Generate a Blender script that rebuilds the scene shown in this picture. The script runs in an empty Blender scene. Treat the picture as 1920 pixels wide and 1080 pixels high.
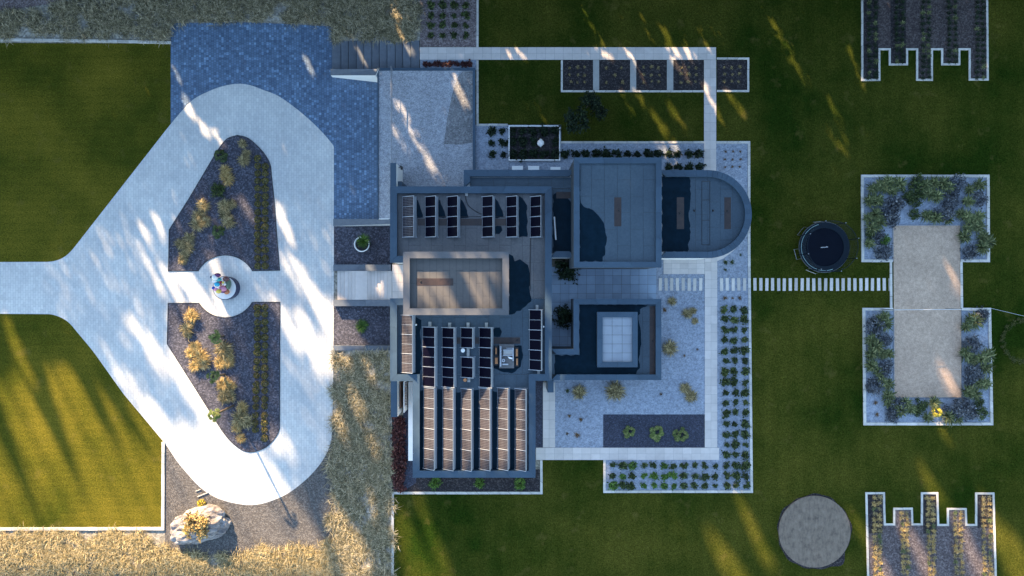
import bpy, math, random
import numpy as np
R = math.radians
random.seed(7)
rng = np.random.default_rng(11)
scene = bpy.context.scene
col = scene.collection

# ------------------------------------------------------------------ camera, sky, sun, exposure
H = 64.0            # drone height in metres above the driveway
S = 20.0            # photograph pixels per metre on the driveway
cam = bpy.data.cameras.new('camera'); cam.lens = 24.0; cam.sensor_width = 36.0
cam.clip_start = 0.5; cam.clip_end = 1000
camo = bpy.data.objects.new('camera', cam); col.objects.link(camo)
camo.location = (0, 0, H); camo.rotation_euler = (0, 0, 0)
scene.camera = camo

SUN_EL = 20.0
DX, DY = 0.45, -0.893                    # direction in which shadows fall on the ground
TAN = math.tan(R(SUN_EL))
world = bpy.data.worlds.new('World'); scene.world = world; world.use_nodes = True
wn = world.node_tree.nodes; wl = world.node_tree.links
bg = wn['Background']
sky = wn.new('ShaderNodeTexSky'); sky.sky_type = 'NISHITA'; sky.sun_disc = False
sky.sun_elevation = R(SUN_EL)
sky.sun_rotation = math.atan2(-DX, -DY)
sky.air_density = 1.25; sky.dust_density = 0.6; sky.ozone_density = 1.6
wl.new(sky.outputs[0], bg.inputs[0]); bg.inputs[1].default_value = 0.10
sl = bpy.data.lights.new('sun', 'SUN'); sl.energy = 5.0; sl.angle = R(0.9); sl.color = (1.0, 0.72, 0.42)
so = bpy.data.objects.new('sun', sl); col.objects.link(so)
from mathutils import Vector
dvec = Vector((DX * math.cos(R(SUN_EL)), DY * math.cos(R(SUN_EL)), -math.sin(R(SUN_EL))))
so.rotation_euler = dvec.to_track_quat('-Z', 'Y').to_euler(); so.location = (-40, 80, 60)
vs = scene.view_settings
scene.display_settings.display_device = 'sRGB'
vs.view_transform = 'Standard'; vs.look = 'None'; vs.gamma = 1.0; vs.use_curve_mapping = False
vs.exposure = 2.5
scene.cycles.max_bounces = 6; scene.cycles.diffuse_bounces = 3; scene.cycles.transparent_max_bounces = 12

G = 1.65            # level of house garden above the driveway

def W(px, py, z=0.0):
    k = (H - z) / H / S
    return ((px - 960.0) * k, (540.0 - py) * k)
def W3(px, py, z): a = W(px, py, z); return (a[0], a[1], z)
def PX(x, y, z):
    k = H / (H - z) * S
    return 960 + x * k, 540 - y * k

# ------------------------------------------------------------------ materials
MATS = {}
def new_mat(name):
    m = bpy.data.materials.new(name); m.use_nodes = True
    nt = m.node_tree; b = nt.nodes['Principled BSDF']
    MATS[name] = m
    return m, nt, b
def N(nt, t, **kw):
    n = nt.nodes.new(t)
    for k, v in kw.items():
        if k.startswith('i_'): n.inputs[k[2:].replace('_', ' ')].default_value = v
        else: setattr(n, k, v)
    return n
def rgba(c): return (c[0], c[1], c[2], 1.0)
def ramp(nt, fac, stops):
    r = nt.nodes.new('ShaderNodeValToRGB'); e = r.color_ramp.elements
    while len(e) < len(stops): e.new(0.5)
    for i, (p, c) in enumerate(stops): e[i].position = p; e[i].color = rgba(c)
    nt.links.new(fac, r.inputs[0]); return r.outputs[0]
def mixc(nt, fac, a, b, mode='MIX'):
    m = nt.nodes.new('ShaderNodeMix'); m.data_type = 'RGBA'; m.blend_type = mode
    for s, v in ((m.inputs[0], fac), (m.inputs[6], a), (m.inputs[7], b)):
        if hasattr(v, 'links'): nt.links.new(v, s)
        elif isinstance(v, (tuple, list)): s.default_value = rgba(v)
        else: s.default_value = v
    return m.outputs[2]
def pos(nt, scale=(1, 1, 1), rot=0.0):
    g = nt.nodes.new('ShaderNodeNewGeometry'); mp = nt.nodes.new('ShaderNodeMapping')
    mp.inputs['Scale'].default_value = scale; mp.inputs['Rotation'].default_value = (0, 0, rot)
    nt.links.new(g.outputs['Position'], mp.inputs[0]); return mp.outputs[0]
def noise(nt, vec, scale, detail=4.0, rough=0.6):
    n = N(nt, 'ShaderNodeTexNoise'); n.inputs['Scale'].default_value = scale
    n.inputs['Detail'].default_value = detail; n.inputs['Roughness'].default_value = rough
    nt.links.new(vec, n.inputs['Vector']); return n.outputs['Fac']
def bump(nt, b, hgt, strength, dist):
    bp = nt.nodes.new('ShaderNodeBump'); bp.inputs['Strength'].default_value = strength
    bp.inputs['Distance'].default_value = dist
    nt.links.new(hgt, bp.inputs['Height']); nt.links.new(bp.outputs[0], b.inputs['Normal'])
def hsv_random(nt, colr, amount):
    oi = nt.nodes.new('ShaderNodeObjectInfo'); mr = nt.nodes.new('ShaderNodeMapRange')
    mr.inputs[3].default_value = 1 - amount; mr.inputs[4].default_value = 1 + amount
    nt.links.new(oi.outputs['Random'], mr.inputs[0])
    h = nt.nodes.new('ShaderNodeHueSaturation'); nt.links.new(mr.outputs[0], h.inputs['Value'])
    nt.links.new(colr, h.inputs['Color']); return h.outputs[0]

def plain(name, c1, c2=None, scale=3.0, rough=0.7, bstr=0.0, bdist=0.01, rnd=0.0, big=0.25, metallic=0.0, spec=0.5):
    """solid material with mottling at two scales and optional tone per object"""
    m, nt, b = new_mat(name); c2 = c2 or tuple(x * 0.8 for x in c1)
    v = pos(nt)
    f1 = noise(nt, v, scale, 5); f2 = noise(nt, v, big, 3)
    c = ramp(nt, f1, [(0.3, c2), (0.7, c1)])
    c = mixc(nt, 0.35, c, ramp(nt, f2, [(0.35, c2), (0.65, c1)]))
    if rnd: c = hsv_random(nt, c, rnd)
    nt.links.new(c, b.inputs['Base Color']); b.inputs['Roughness'].default_value = rough
    b.inputs['Metallic'].default_value = metallic; b.inputs['Specular IOR Level'].default_value = spec
    if bstr: bump(nt, b, f1, bstr, bdist)
    return m

def gravel(name, stops, cell=9.0, bdist=0.03, rough=0.9, patch=0.3):
    m, nt, b = new_mat(name); v = pos(nt)
    vo = N(nt, 'ShaderNodeTexVoronoi'); vo.inputs['Scale'].default_value = cell
    nt.links.new(v, vo.inputs['Vector'])
    sep = nt.nodes.new('ShaderNodeSeparateColor'); nt.links.new(vo.outputs['Color'], sep.inputs[0])
    c = ramp(nt, sep.outputs[0], stops)
    f = noise(nt, v, patch, 4, 0.65)
    mean = stops[len(stops) // 2][1]
    c = mixc(nt, 0.45, c, ramp(nt, f, [(0.3, tuple(x * .72 for x in mean)), (0.7, tuple(x * 1.25 for x in mean))]))
    f3 = noise(nt, v, 3.0, 3)
    c = mixc(nt, 0.5, c, ramp(nt, f3, [(0.3, (.62, .62, .62)), (0.7, (1.2, 1.2, 1.2))]), 'MULTIPLY')
    nt.links.new(c, b.inputs['Base Color']); b.inputs['Roughness'].default_value = rough
    b.inputs['Specular IOR Level'].default_value = 0.25
    bump(nt, b, vo.outputs['Distance'], 0.7, bdist)
    return m

def lawn_mat(name, dark, light, stripe_rot, stripe_scale):
    m, nt, b = new_mat(name); v = pos(nt)
    f1 = noise(nt, v, 0.11, 5, 0.62); f2 = noise(nt, v, 5.0, 4, 0.7); f3 = noise(nt, v, 18.0, 3, 0.7)
    f4 = noise(nt, v, 0.6, 4, 0.6)
    c = ramp(nt, f1, [(0.36, dark), (0.66, light)])
    vs_ = pos(nt, (1, 1, 1), stripe_rot)
    w = N(nt, 'ShaderNodeTexWave'); w.bands_direction = 'X'; w.inputs['Scale'].default_value = stripe_scale
    w.inputs['Distortion'].default_value = 4.0; w.inputs['Detail'].default_value = 3; w.inputs['Detail Scale'].default_value = 0.5
    nt.links.new(vs_, w.inputs['Vector'])
    c = mixc(nt, 0.3, c, ramp(nt, w.outputs['Fac'], [(0.2, (.84, .86, .84)), (0.8, (1.1, 1.08, 1.08))]), 'MULTIPLY')
    c = mixc(nt, 0.8, c, ramp(nt, f2, [(0.28, (.6, .64, .6)), (0.72, (1.3, 1.24, 1.2))]), 'MULTIPLY')
    f5 = noise(nt, v, 9.0, 2, 0.5)
    c = mixc(nt, 0.8, c, ramp(nt, f5, [(0.33, (.55, .6, .55)), (0.67, (1.42, 1.36, 1.3))]), 'MULTIPLY')
    c = mixc(nt, 0.6, c, ramp(nt, f3, [(0.28, (.55, .6, .55)), (0.72, (1.4, 1.35, 1.3))]), 'MULTIPLY')
    dry = ramp(nt, f4, [(0.60, (0, 0, 0)), (0.78, (1, 1, 1))])
    c = mixc(nt, dry, c, mixc(nt, 0.45, c, (0.15, 0.115, 0.035)))
    nt.links.new(c, b.inputs['Base Color']); b.inputs['Roughness'].default_value = 1.0
    b.inputs['Specular IOR Level'].default_value = 0.0
    bump(nt, b, f3, 0.8, 0.05)
    return m

def brick_mat(name, c1, c2, mortar, bw, rh, ms, swap, speck=None, rough=0.75, patch=0.25):
    m, nt, b = new_mat(name); v = pos(nt, (1, 1, 1), R(90) if swap else 0)
    br = N(nt, 'ShaderNodeTexBrick'); br.offset = 0.5
    br.inputs['Color1'].default_value = rgba(c1); br.inputs['Color2'].default_value = rgba(c2)
    br.inputs['Mortar'].default_value = rgba(mortar); br.inputs['Scale'].default_value = 1.0
    br.inputs['Mortar Size'].default_value = ms; br.inputs['Mortar Smooth'].default_value = 0.3
    br.inputs['Brick Width'].default_value = bw; br.inputs['Row Height'].default_value = rh
    br.inputs['Bias'].default_value = 0.0
    nt.links.new(v, br.inputs['Vector']); c = br.outputs['Color']
    if speck:
        wv = pos(nt, (1 / bw, 1 / rh, 0)); fl = nt.nodes.new('ShaderNodeVectorMath'); fl.operation = 'FLOOR'
        nt.links.new(wv, fl.inputs[0]); wnz = nt.nodes.new('ShaderNodeTexWhiteNoise'); wnz.noise_dimensions = '2D'
        nt.links.new(fl.outputs[0], wnz.inputs['Vector'])
        sp = ramp(nt, wnz.outputs['Value'], [(0.0, (.66, .68, .72)), (0.55, (1, 1, 1)), (0.86, (1.15, 1.15, 1.15)), (1.0, speck)])
        c = mixc(nt, 1.0, c, sp, 'MULTIPLY')
    f = noise(nt, pos(nt), patch, 4, 0.6); f2 = noise(nt, pos(nt), 2.5, 4, 0.6)
    c = mixc(nt, 0.8, c, ramp(nt, f, [(0.3, (.78, .79, .82)), (0.7, (1.10, 1.09, 1.07))]), 'MULTIPLY')
    c = mixc(nt, 0.6, c, ramp(nt, f2, [(0.3, (.86, .86, .86)), (0.7, (1.08, 1.08, 1.08))]), 'MULTIPLY')
    nt.links.new(c, b.inputs['Base Color']); b.inputs['Roughness'].default_value = rough
    inv = nt.nodes.new('ShaderNodeMath'); inv.operation = 'SUBTRACT'; inv.inputs[0].default_value = 1.0
    nt.links.new(br.outputs['Fac'], inv.inputs[1]); bump(nt, b, inv.outputs[0], 0.5, 0.01)
    return m

def leaf_mat(name, stops, rough=0.6, rnd=0.2, trans=0.0):
    m, nt, b = new_mat(name)
    g = nt.nodes.new('ShaderNodeNewGeometry')
    c = ramp(nt, g.outputs['Random Per Island'], stops)
    if rnd: c = hsv_random(nt, c, rnd)
    nt.links.new(c, b.inputs['Base Color']); b.inputs['Roughness'].default_value = rough
    b.inputs['Specular IOR Level'].default_value = 0.2
    return m

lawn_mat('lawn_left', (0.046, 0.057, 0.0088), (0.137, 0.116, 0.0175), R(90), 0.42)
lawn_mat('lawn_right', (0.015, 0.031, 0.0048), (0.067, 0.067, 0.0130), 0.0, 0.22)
brick_mat('white_paver', (0.60, 0.60, 0.58), (0.52, 0.52, 0.51), (0.36, 0.37, 0.38), 0.44, 0.235, 0.012, True)
brick_mat('blue_cobble', (0.088, 0.150, 0.245), (0.120, 0.190, 0.300), (0.05, 0.085, 0.135), 0.235, 0.235, 0.02, True, speck=(1.9, 1.85, 1.75), rough=0.55, patch=0.2)
gravel('grey_gravel', [(0.0, (.15, .17, .215)), (0.5, (.26, .295, .36)), (1.0, (.37, .415, .49))], 10)
gravel('light_pebble', [(0.0, (.17, .175, .19)), (0.5, (.33, .345, .385)), (1.0, (.54, .55, .58))], 13)
gravel('dark_gravel', [(0.0, (.015, .017, .026)), (0.6, (.062, .062, .082)), (1.0, (.18, .18, .225))], 9)
gravel('slate_gravel', [(0.0, (.014, .017, .027)), (0.6, (.039, .044, .067)), (1.0, (.085, .092, .135))], 12, 0.015)
gravel('purple_gravel', [(0.0, (.045, .035, .040)), (0.55, (.16, .125, .125)), (1.0, (.38, .33, .32))], 10)
gravel('night_gravel', [(0.0, (.018, .014, .016)), (0.55, (.066, .052, .053)), (1.0, (.16, .14, .135))], 10)
gravel('plum_gravel', [(0.0, (.028, .022, .026)), (0.55, (.100, .082, .086)), (1.0, (.25, .22, .22))], 10)
gravel('black_mulch', [(0.0, (.008, .007, .009)), (0.7, (.030, .026, .030)), (1.0, (.13, .115, .11))], 11)
gravel('dark_pebble', [(0.0, (.10, .10, .105)), (0.5, (.20, .20, .21)), (1.0, (.36, .36, .36))], 9)
gravel('sand', [(0.0, (.30, .212, .155)), (0.5, (.455, .338, .255)), (1.0, (.53, .395, .305))], 14, 0.012, patch=0.35)
gravel('soil', [(0.0, (.10, .09, .07)), (0.5, (.22, .20, .16)), (1.0, (.36, .33, .27))], 7)
gravel('stony_ground', [(0.0, (.12, .11, .09)), (0.5, (.28, .26, .22)), (1.0, (.50, .47, .42))], 6)
gravel('asphalt_grit', [(0.0, (.045, .042, .042)), (0.5, (.10, .094, .092)), (1.0, (.22, .21, .20))], 11, 0.04, patch=0.18)
plain('concrete', (0.60, 0.57, 0.53), (0.38, 0.37, 0.34), 3, 0.8, 0.2, 0.01, rnd=0.16)
plain('path_slab', (0.58, 0.53, 0.50), (0.49, 0.445, 0.42), 2.5, 0.75, 0.15, 0.006, rnd=0.09)
plain('terrace_tile', (0.255, 0.335, 0.44), (0.205, 0.27, 0.36), 1.5, 0.6, 0.1, 0.004, rnd=0.10)
plain('grey_tile', (0.33, 0.34, 0.35), (0.26, 0.27, 0.29), 1.5, 0.6, 0.1, 0.004, rnd=0.08)
plain('dark_wall', (0.05, 0.06, 0.075), (0.04, 0.05, 0.062), 2, 0.7)
plain('pale_tile', (0.28, 0.315, 0.36), (0.23, 0.26, 0.305), 1.5, 0.6, 0.1, 0.004, rnd=0.05)
plain('joint', (0.14, 0.145, 0.15), None, 3, 0.9)
plain('weathered_slab', (0.60, 0.55, 0.50), (0.45, 0.42, 0.39), 5, 0.85, 0.3, 0.01, rnd=0.16)
plain('dark_stone', (0.135, 0.155, 0.185), (0.085, 0.10, 0.125), 3, 0.7, 0.2, 0.01, rnd=0.2)
plain('coping', (0.046, 0.080, 0.120), (0.036, 0.064, 0.098), 2, 0.5, rnd=0.10, big=0.4, spec=0.3)
plain('membrane_blue_shade', (0.050, 0.080, 0.108), (0.027, 0.050, 0.074), 6, 0.6, 0.15, 0.004, rnd=0.035, big=0.5)  # membrane with the bluer shade put into its colour
plain('membrane', (0.122, 0.120, 0.124), (0.070, 0.074, 0.084), 6, 0.62, 0.15, 0.004, rnd=0.04, big=0.5)
plain('coping_lit', (0.118, 0.122, 0.132), (0.098, 0.102, 0.112), 2, 0.5, rnd=0.08, big=0.4, spec=0.3)  # coping with its sunlit grey put into the colour
plain('membrane_pale', (0.098, 0.092, 0.090), (0.082, 0.078, 0.076), 5, 0.7, 0.15, 0.004, rnd=0.03, big=0.5)
plain('seam', (0.045, 0.047, 0.052), None, 4, 0.8)
plain('drain', (0.050, 0.030, 0.024), (0.014, 0.010, 0.012), 2.5, 0.5, 0.1)
plain('white_render', (0.80, 0.80, 0.79), (0.72, 0.72, 0.71), 1.5, 0.7, 0.05, 0.004)
plain('white_plastic', (0.78, 0.78, 0.77), (0.72, 0.72, 0.72), 2, 0.4)
plain('black_plastic', (0.014, 0.014, 0.016), None, 3, 0.45)
plain('aluminium', (0.40, 0.43, 0.48), (0.34, 0.37, 0.42), 3, 0.45, metallic=0.3)
plain('ballast', (0.42, 0.42, 0.41), (0.32, 0.32, 0.31), 5, 0.85, 0.2, rnd=0.1)
plain('orange_block', (0.50, 0.22, 0.09), (0.36, 0.15, 0.06), 5, 0.7)
plain('trampoline_mat', (0.003, 0.006, 0.014), (0.002, 0.004, 0.010), 1.2, 0.8, spec=0.1)
plain('trampoline_pad', (0.0025, 0.011, 0.022), (0.002, 0.008, 0.016), 2, 0.6, spec=0.2)
plain('piping', (0.40, 0.62, 0.62), None, 3, 0.5)
plain('steel', (0.32, 0.33, 0.35), None, 3, 0.35, metallic=0.8)
plain('print_white', (0.62, 0.64, 0.68), None, 5, 0.6)
m, nt, b = new_mat('tank_concrete')
f = noise(nt, pos(nt), 1.6, 9, 0.72); f2 = noise(nt, pos(nt, (1, .35, 1)), 5.0, 4, 0.6)
c = ramp(nt, f, [(0.30, (.085, .070, .058)), (0.46, (.165, .130, .100)), (0.66, (.21, .168, .132))])
c = mixc(nt, 0.6, c, ramp(nt, f2, [(0.35, (.6, .6, .6)), (0.65, (1.15, 1.15, 1.15))]), 'MULTIPLY')
nt.links.new(c, b.inputs['Base Color']); b.inputs['Roughness'].default_value = 0.9; bump(nt, b, f, 0.5, 0.03)
plain('trunk', (0.13, 0.095, 0.06), (0.07, 0.05, 0.035), 6, 0.9, 0.5, 0.02)
plain('red_brown_slat', (0.17, 0.085, 0.055), (0.12, 0.06, 0.04), 5, 0.6, rnd=0.2)
plain('cable', (0.016, 0.016, 0.018), None, 5, 0.5)
def paint(name, c, rough=0.25): plain(name, c, tuple(x * .9 for x in c), 2, rough)
for nm, c in (('paint_purple', (.10, .02, .11)), ('paint_white', (.75, .75, .74)), ('paint_teal', (.06, .36, .36)), ('paint_blue', (.02, .06, .36)),
              ('paint_cyan', (.02, .38, .58)), ('paint_red', (.42, .02, .05)), ('paint_pink', (.66, .26, .40)), ('paint_yellow', (.72, .55, .10)),
              ('paint_brown', (.13, .06, .065)), ('paint_green', (.09, .15, .10)), ('paint_orange', (.50, .17, .07)), ('paint_navy', (.016, .02, .065))):
    paint(nm, c)
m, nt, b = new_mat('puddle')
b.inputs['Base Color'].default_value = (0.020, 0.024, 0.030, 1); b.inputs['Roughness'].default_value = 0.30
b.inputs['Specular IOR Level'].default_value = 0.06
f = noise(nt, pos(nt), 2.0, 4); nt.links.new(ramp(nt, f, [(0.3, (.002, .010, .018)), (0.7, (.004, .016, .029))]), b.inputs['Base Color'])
# boulder
m, nt, b = new_mat('boulder')
f = noise(nt, pos(nt), 1.1, 8, 0.62); f2 = noise(nt, pos(nt, (1, 3, 1), 0.4), 1.5, 6, 0.65)
c = ramp(nt, f, [(0.30, (.10, .075, .065)), (0.44, (.24, .215, .21)), (0.60, (.34, .33, .335)), (0.75, (.24, .145, .09))])
c = mixc(nt, 0.7, c, ramp(nt, f2, [(0.38, (.35, .35, .38)), (0.6, (1.2, 1.2, 1.2))]), 'MULTIPLY')
nt.links.new(c, b.inputs['Base Color']); b.inputs['Roughness'].default_value = 0.85; bump(nt, b, f2, 1.0, 0.25)
# net of the trampoline: fine woven mesh, mostly holes
m, nt, b = new_mat('net')
b.inputs['Base Color'].default_value = (0.004, 0.010, 0.018, 1); b.inputs['Alpha'].default_value = 0.28; b.inputs['Roughness'].default_value = 0.7
# photovoltaic glass
def pv(name, cell, line, grid, rough, nx=10.0, ny=6.0):
    m, nt, b = new_mat(name)
    tc = nt.nodes.new('ShaderNodeTexCoord'); sp = nt.nodes.new('ShaderNodeSeparateXYZ'); nt.links.new(tc.outputs['Generated'], sp.inputs[0])
    def edge(sock, n):
        a = nt.nodes.new('ShaderNodeMath'); a.operation = 'MULTIPLY'; a.inputs[1].default_value = n; nt.links.new(sock, a.inputs[0])
        fr = nt.nodes.new('ShaderNodeMath'); fr.operation = 'FRACT'; nt.links.new(a.outputs[0], fr.inputs[0])
        s_ = nt.nodes.new('ShaderNodeMath'); s_.operation = 'SUBTRACT'; s_.inputs[1].default_value = 0.5; nt.links.new(fr.outputs[0], s_.inputs[0])
        ab = nt.nodes.new('ShaderNodeMath'); ab.operation = 'ABSOLUTE'; nt.links.new(s_.outputs[0], ab.inputs[0])
        gt = nt.nodes.new('ShaderNodeMath'); gt.operation = 'GREATER_THAN'; gt.inputs[1].default_value = 0.5 - grid; nt.links.new(ab.outputs[0], gt.inputs[0])
        return gt.outputs[0]
    mx = nt.nodes.new('ShaderNodeMath'); mx.operation = 'MAXIMUM'
    nt.links.new(edge(sp.outputs[0], nx), mx.inputs[0]); nt.links.new(edge(sp.outputs[1], ny), mx.inputs[1])
    c = mixc(nt, mx.outputs[0], cell, line)
    nt.links.new(hsv_random(nt, c, 0.08), b.inputs['Base Color'])
    b.inputs['Roughness'].default_value = rough; b.inputs['Specular IOR Level'].default_value = 0.02
pv('pv_grid', (0.017, 0.014, 0.019), (0.15, 0.145, 0.16), 0.085, 0.35, 8.0, 6.0)
pv('pv_dark', (0.0035, 0.003, 0.009), (0.008, 0.009, 0.02), 0.03, 0.3)
# foliage
leaf_mat('leaf_ball', [(0.0, (.020, .030, .008)), (0.45, (.11, .105, .026)), (1.0, (.34, .25, .08))])
leaf_mat('leaf_dark', [(0.0, (.010, .020, .007)), (0.6, (.042, .066, .020)), (1.0, (.11, .14, .045))])
leaf_mat('leaf_black', [(0.0, (.004, .010, .006)), (0.7, (.014, .028, .012)), (1.0, (.035, .055, .020))])
leaf_mat('leaf_bright', [(0.0, (.020, .050, .008)), (0.6, (.070, .150, .020)), (1.0, (.14, .22, .05))])
leaf_mat('leaf_spiky', [(0.0, (.030, .044, .016)), (0.6, (.115, .135, .050)), (1.0, (.28, .28, .13))])
leaf_mat('leaf_blue', [(0.0, (.018, .022, .030)), (0.6, (.078, .088, .105)), (1.0, (.20, .215, .24))])
leaf_mat('leaf_brown', [(0.0, (.050, .030, .018)), (0.6, (.14, .085, .045)), (1.0, (.25, .16, .08))])
leaf_mat('leaf_red', [(0.0, (.022, .008, .010)), (0.6, (.070, .022, .022)), (1.0, (.15, .06, .05))])
leaf_mat('leaf_palm', [(0.0, (.030, .055, .012)), (0.6, (.085, .115, .030)), (1.0, (.19, .19, .07))])
leaf_mat('leaf_cycad', [(0.0, (.016, .040, .006)), (0.6, (.050, .100, .014)), (1.0, (.11, .17, .03))])
leaf_mat('straw_olive', [(0.0, (.050, .040, .016)), (0.5, (.22, .172, .078)), (1.0, (.52, .41, .21))], rnd=0.12)
leaf_mat('straw_gold', [(0.0, (.13, .085, .03)), (0.5, (.38, .25, .085)), (1.0, (.58, .44, .20))], rnd=0.12)
leaf_mat('straw_yellow', [(0.0, (.16, .12, .01)), (0.5, (.42, .32, .03)), (1.0, (.60, .48, .08))], rnd=0.1)
leaf_mat('dry_grass', [(0.0, (.050, .046, .026)), (0.35, (.18, .155, .085)), (0.7, (.35, .295, .175)), (1.0, (.58, .49, .33))], rnd=0)
leaf_mat('dry_grass_lit', [(0.0, (.10, .080, .035)), (0.35, (.27, .21, .095)), (0.7, (.44, .345, .175)), (1.0, (.62, .50, .29))], rnd=0)  # sunlit copy of dry_grass, the golden light put into its colour
leaf_mat('leaf_rim', [(0.0, (.028, .042, .010)), (1.0, (.095, .090, .022))], rnd=0)
leaf_mat('leaf_pine', [(0.0, (.010, .020, .008)), (0.7, (.035, .055, .022)), (1.0, (.070, .090, .035))])

# ------------------------------------------------------------------ mesh helpers
def setp(o, label=None, cat=None, group=None, kind=None):
    if label: o['label'] = label
    if cat: o['category'] = cat
    if group: o['group'] = group
    if kind: o['kind'] = kind
    return o
def link(name, me, mat=None, parent=None, **kw):
    o = bpy.data.objects.new(name, me); col.objects.link(o)
    if mat and me is not None and not me.materials: me.materials.append(MATS[mat])
    if parent is not None: o.parent = parent
    return setp(o, **kw)
def empty(name, loc=(0, 0, 0), **kw):
    o = bpy.data.objects.new(name, None); col.objects.link(o); o.location = loc
    o.empty_display_size = 0.2
    return setp(o, **kw)
def mesh_np(name, V, F):
    V = np.asarray(V, dtype=np.float32); F = np.asarray(F, dtype=np.int32)
    me = bpy.data.meshes.new(name); n, k = F.shape
    me.vertices.add(len(V)); me.vertices.foreach_set('co', V.ravel())
    me.loops.add(n * k); me.loops.foreach_set('vertex_index', F.ravel())
    me.polygons.add(n); me.polygons.foreach_set('loop_start', np.arange(0, n * k, k, dtype=np.int32))
    me.update(calc_edges=True); return me
class MB:
    def __init__(s): s.v = []; s.f = []
    def prism(s, poly, z0, z1, bottom=True):
        """poly: list of xy; z0/z1 number or list"""
        n = len(poly); a = len(s.v)
        area = sum(poly[i][0] * poly[(i + 1) % n][1] - poly[(i + 1) % n][0] * poly[i][1] for i in range(n))
        z0l = z0 if isinstance(z0, (list, tuple)) else [z0] * n
        z1l = z1 if isinstance(z1, (list, tuple)) else [z1] * n
        if area < 0: poly = poly[::-1]; z0l = list(z0l)[::-1]; z1l = list(z1l)[::-1]
        s.v += [(p[0], p[1], z) for p, z in zip(poly, z0l)] + [(p[0], p[1], z) for p, z in zip(poly, z1l)]
        s.f.append(tuple(range(a + n, a + 2 * n)))
        if bottom: s.f.append(tuple(range(a + n - 1, a - 1, -1)))
        for i in range(n):
            j = (i + 1) % n; s.f.append((a + i, a + j, a + n + j, a + n + i))
        return s
    def box(s, x0, y0, z0, x1, y1, z1):
        return s.prism([(x0, y0), (x1, y0), (x1, y1), (x0, y1)], z0, z1)
    def sheet(s, poly, z):
        n = len(poly); a = len(s.v)
        area = sum(poly[i][0] * poly[(i + 1) % n][1] - poly[(i + 1) % n][0] * poly[i][1] for i in range(n))
        if area < 0: poly = poly[::-1]
        zl = z if isinstance(z, (list, tuple)) else [z] * n
        s.v += [(p[0], p[1], q) for p, q in zip(poly, zl)]; s.f.append(tuple(range(a, a + n))); return s
    def tube(s, p0, p1, r0, r1=None, n=8):
        r1 = r0 if r1 is None else r1
        p0 = Vector(p0); p1 = Vector(p1); d = (p1 - p0).normalized()
        u = d.orthogonal().normalized(); w = d.cross(u); a = len(s.v)
        for p, r in ((p0, r0), (p1, r1)):
            for i in range(n):
                t = 2 * math.pi * i / n; q = p + (u * math.cos(t) + w * math.sin(t)) * r; s.v.append(tuple(q))
        for i in range(n):
            j = (i + 1) % n; s.f.append((a + i, a + j, a + n + j, a + n + i))
        s.f.append(tuple(range(a + n - 1, a - 1, -1))); s.f.append(tuple(range(a + n, a + 2 * n))); return s
    def ring(s, c, r0, r1, z0, z1, n=48, a0=0.0, a1=2 * math.pi):
        """solid annulus"""
        a = len(s.v); full = abs(a1 - a0 - 2 * math.pi) < 1e-6; m_ = n if full else n + 1
        for i in range(m_):
            t = a0 + (a1 - a0) * i / n; cs, sn = math.cos(t), math.sin(t)
            s.v += [(c[0] + r0 * cs, c[1] + r0 * sn, z0), (c[0] + r1 * cs, c[1] + r1 * sn, z0), (c[0] + r1 * cs, c[1] + r1 * sn, z1), (c[0] + r0 * cs, c[1] + r0 * sn, z1)]
        for i in range(n):
            p = a + 4 * i; q = a + 4 * ((i + 1) % m_)
            for k in range(4): s.f.append((p + k, q + k, q + (k + 1) % 4, p + (k + 1) % 4)[::-1])
        if not full: s.f.append((a, a + 1, a + 2, a + 3)); e = a + 4 * n; s.f.append((e + 3, e + 2, e + 1, e))
        return s
    def mesh(s, name='mesh'):
        me = bpy.data.meshes.new(name); me.from_pydata(s.v, [], s.f); me.update(); return me
    def build(s, name, mat, parent=None, smooth=False, **kw):
        me = s.mesh(name)
        if smooth: me.polygons.foreach_set('use_smooth', [True] * len(me.polygons))
        return link(name, me, mat, parent, **kw)
def poly_px(pts, z): return [W(p[0], p[1], z) for p in pts]
def rect_px(x0, y0, x1, y1, z): return poly_px([(x0, y0), (x1, y0), (x1, y1), (x0, y1)], z)
def structure(name, mat, pts, z, label=None, thick=0.0):
    mb = MB(); p = poly_px(pts, z)
    if thick: mb.prism(p, z - thick, z)
    else: mb.sheet(p, z)
    return mb.build(name, mat, label=label, kind='structure')
def offset_poly(poly, d):
    """inset (d>0) of a polygon by mitred offset; orientation independent"""
    n = len(poly); area = sum(poly[i][0] * poly[(i + 1) % n][1] - poly[(i + 1) % n][0] * poly[i][1] for i in range(n))
    sgn = 1 if area > 0 else -1; out = []
    for i in range(n):
        p0, p1, p2 = poly[i - 1], poly[i], poly[(i + 1) % n]
        def nrm(a, b_):
            dx, dy = b_[0] - a[0], b_[1] - a[1]; l = math.hypot(dx, dy); return (-dy / l * sgn, dx / l * sgn)
        n1, n2 = nrm(p0, p1), nrm(p1, p2)
        k = 1 + n1[0] * n2[0] + n1[1] * n2[1]
        out.append((p1[0] + (n1[0] + n2[0]) / k * d, p1[1] + (n1[1] + n2[1]) / k * d))
    return out
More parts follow.
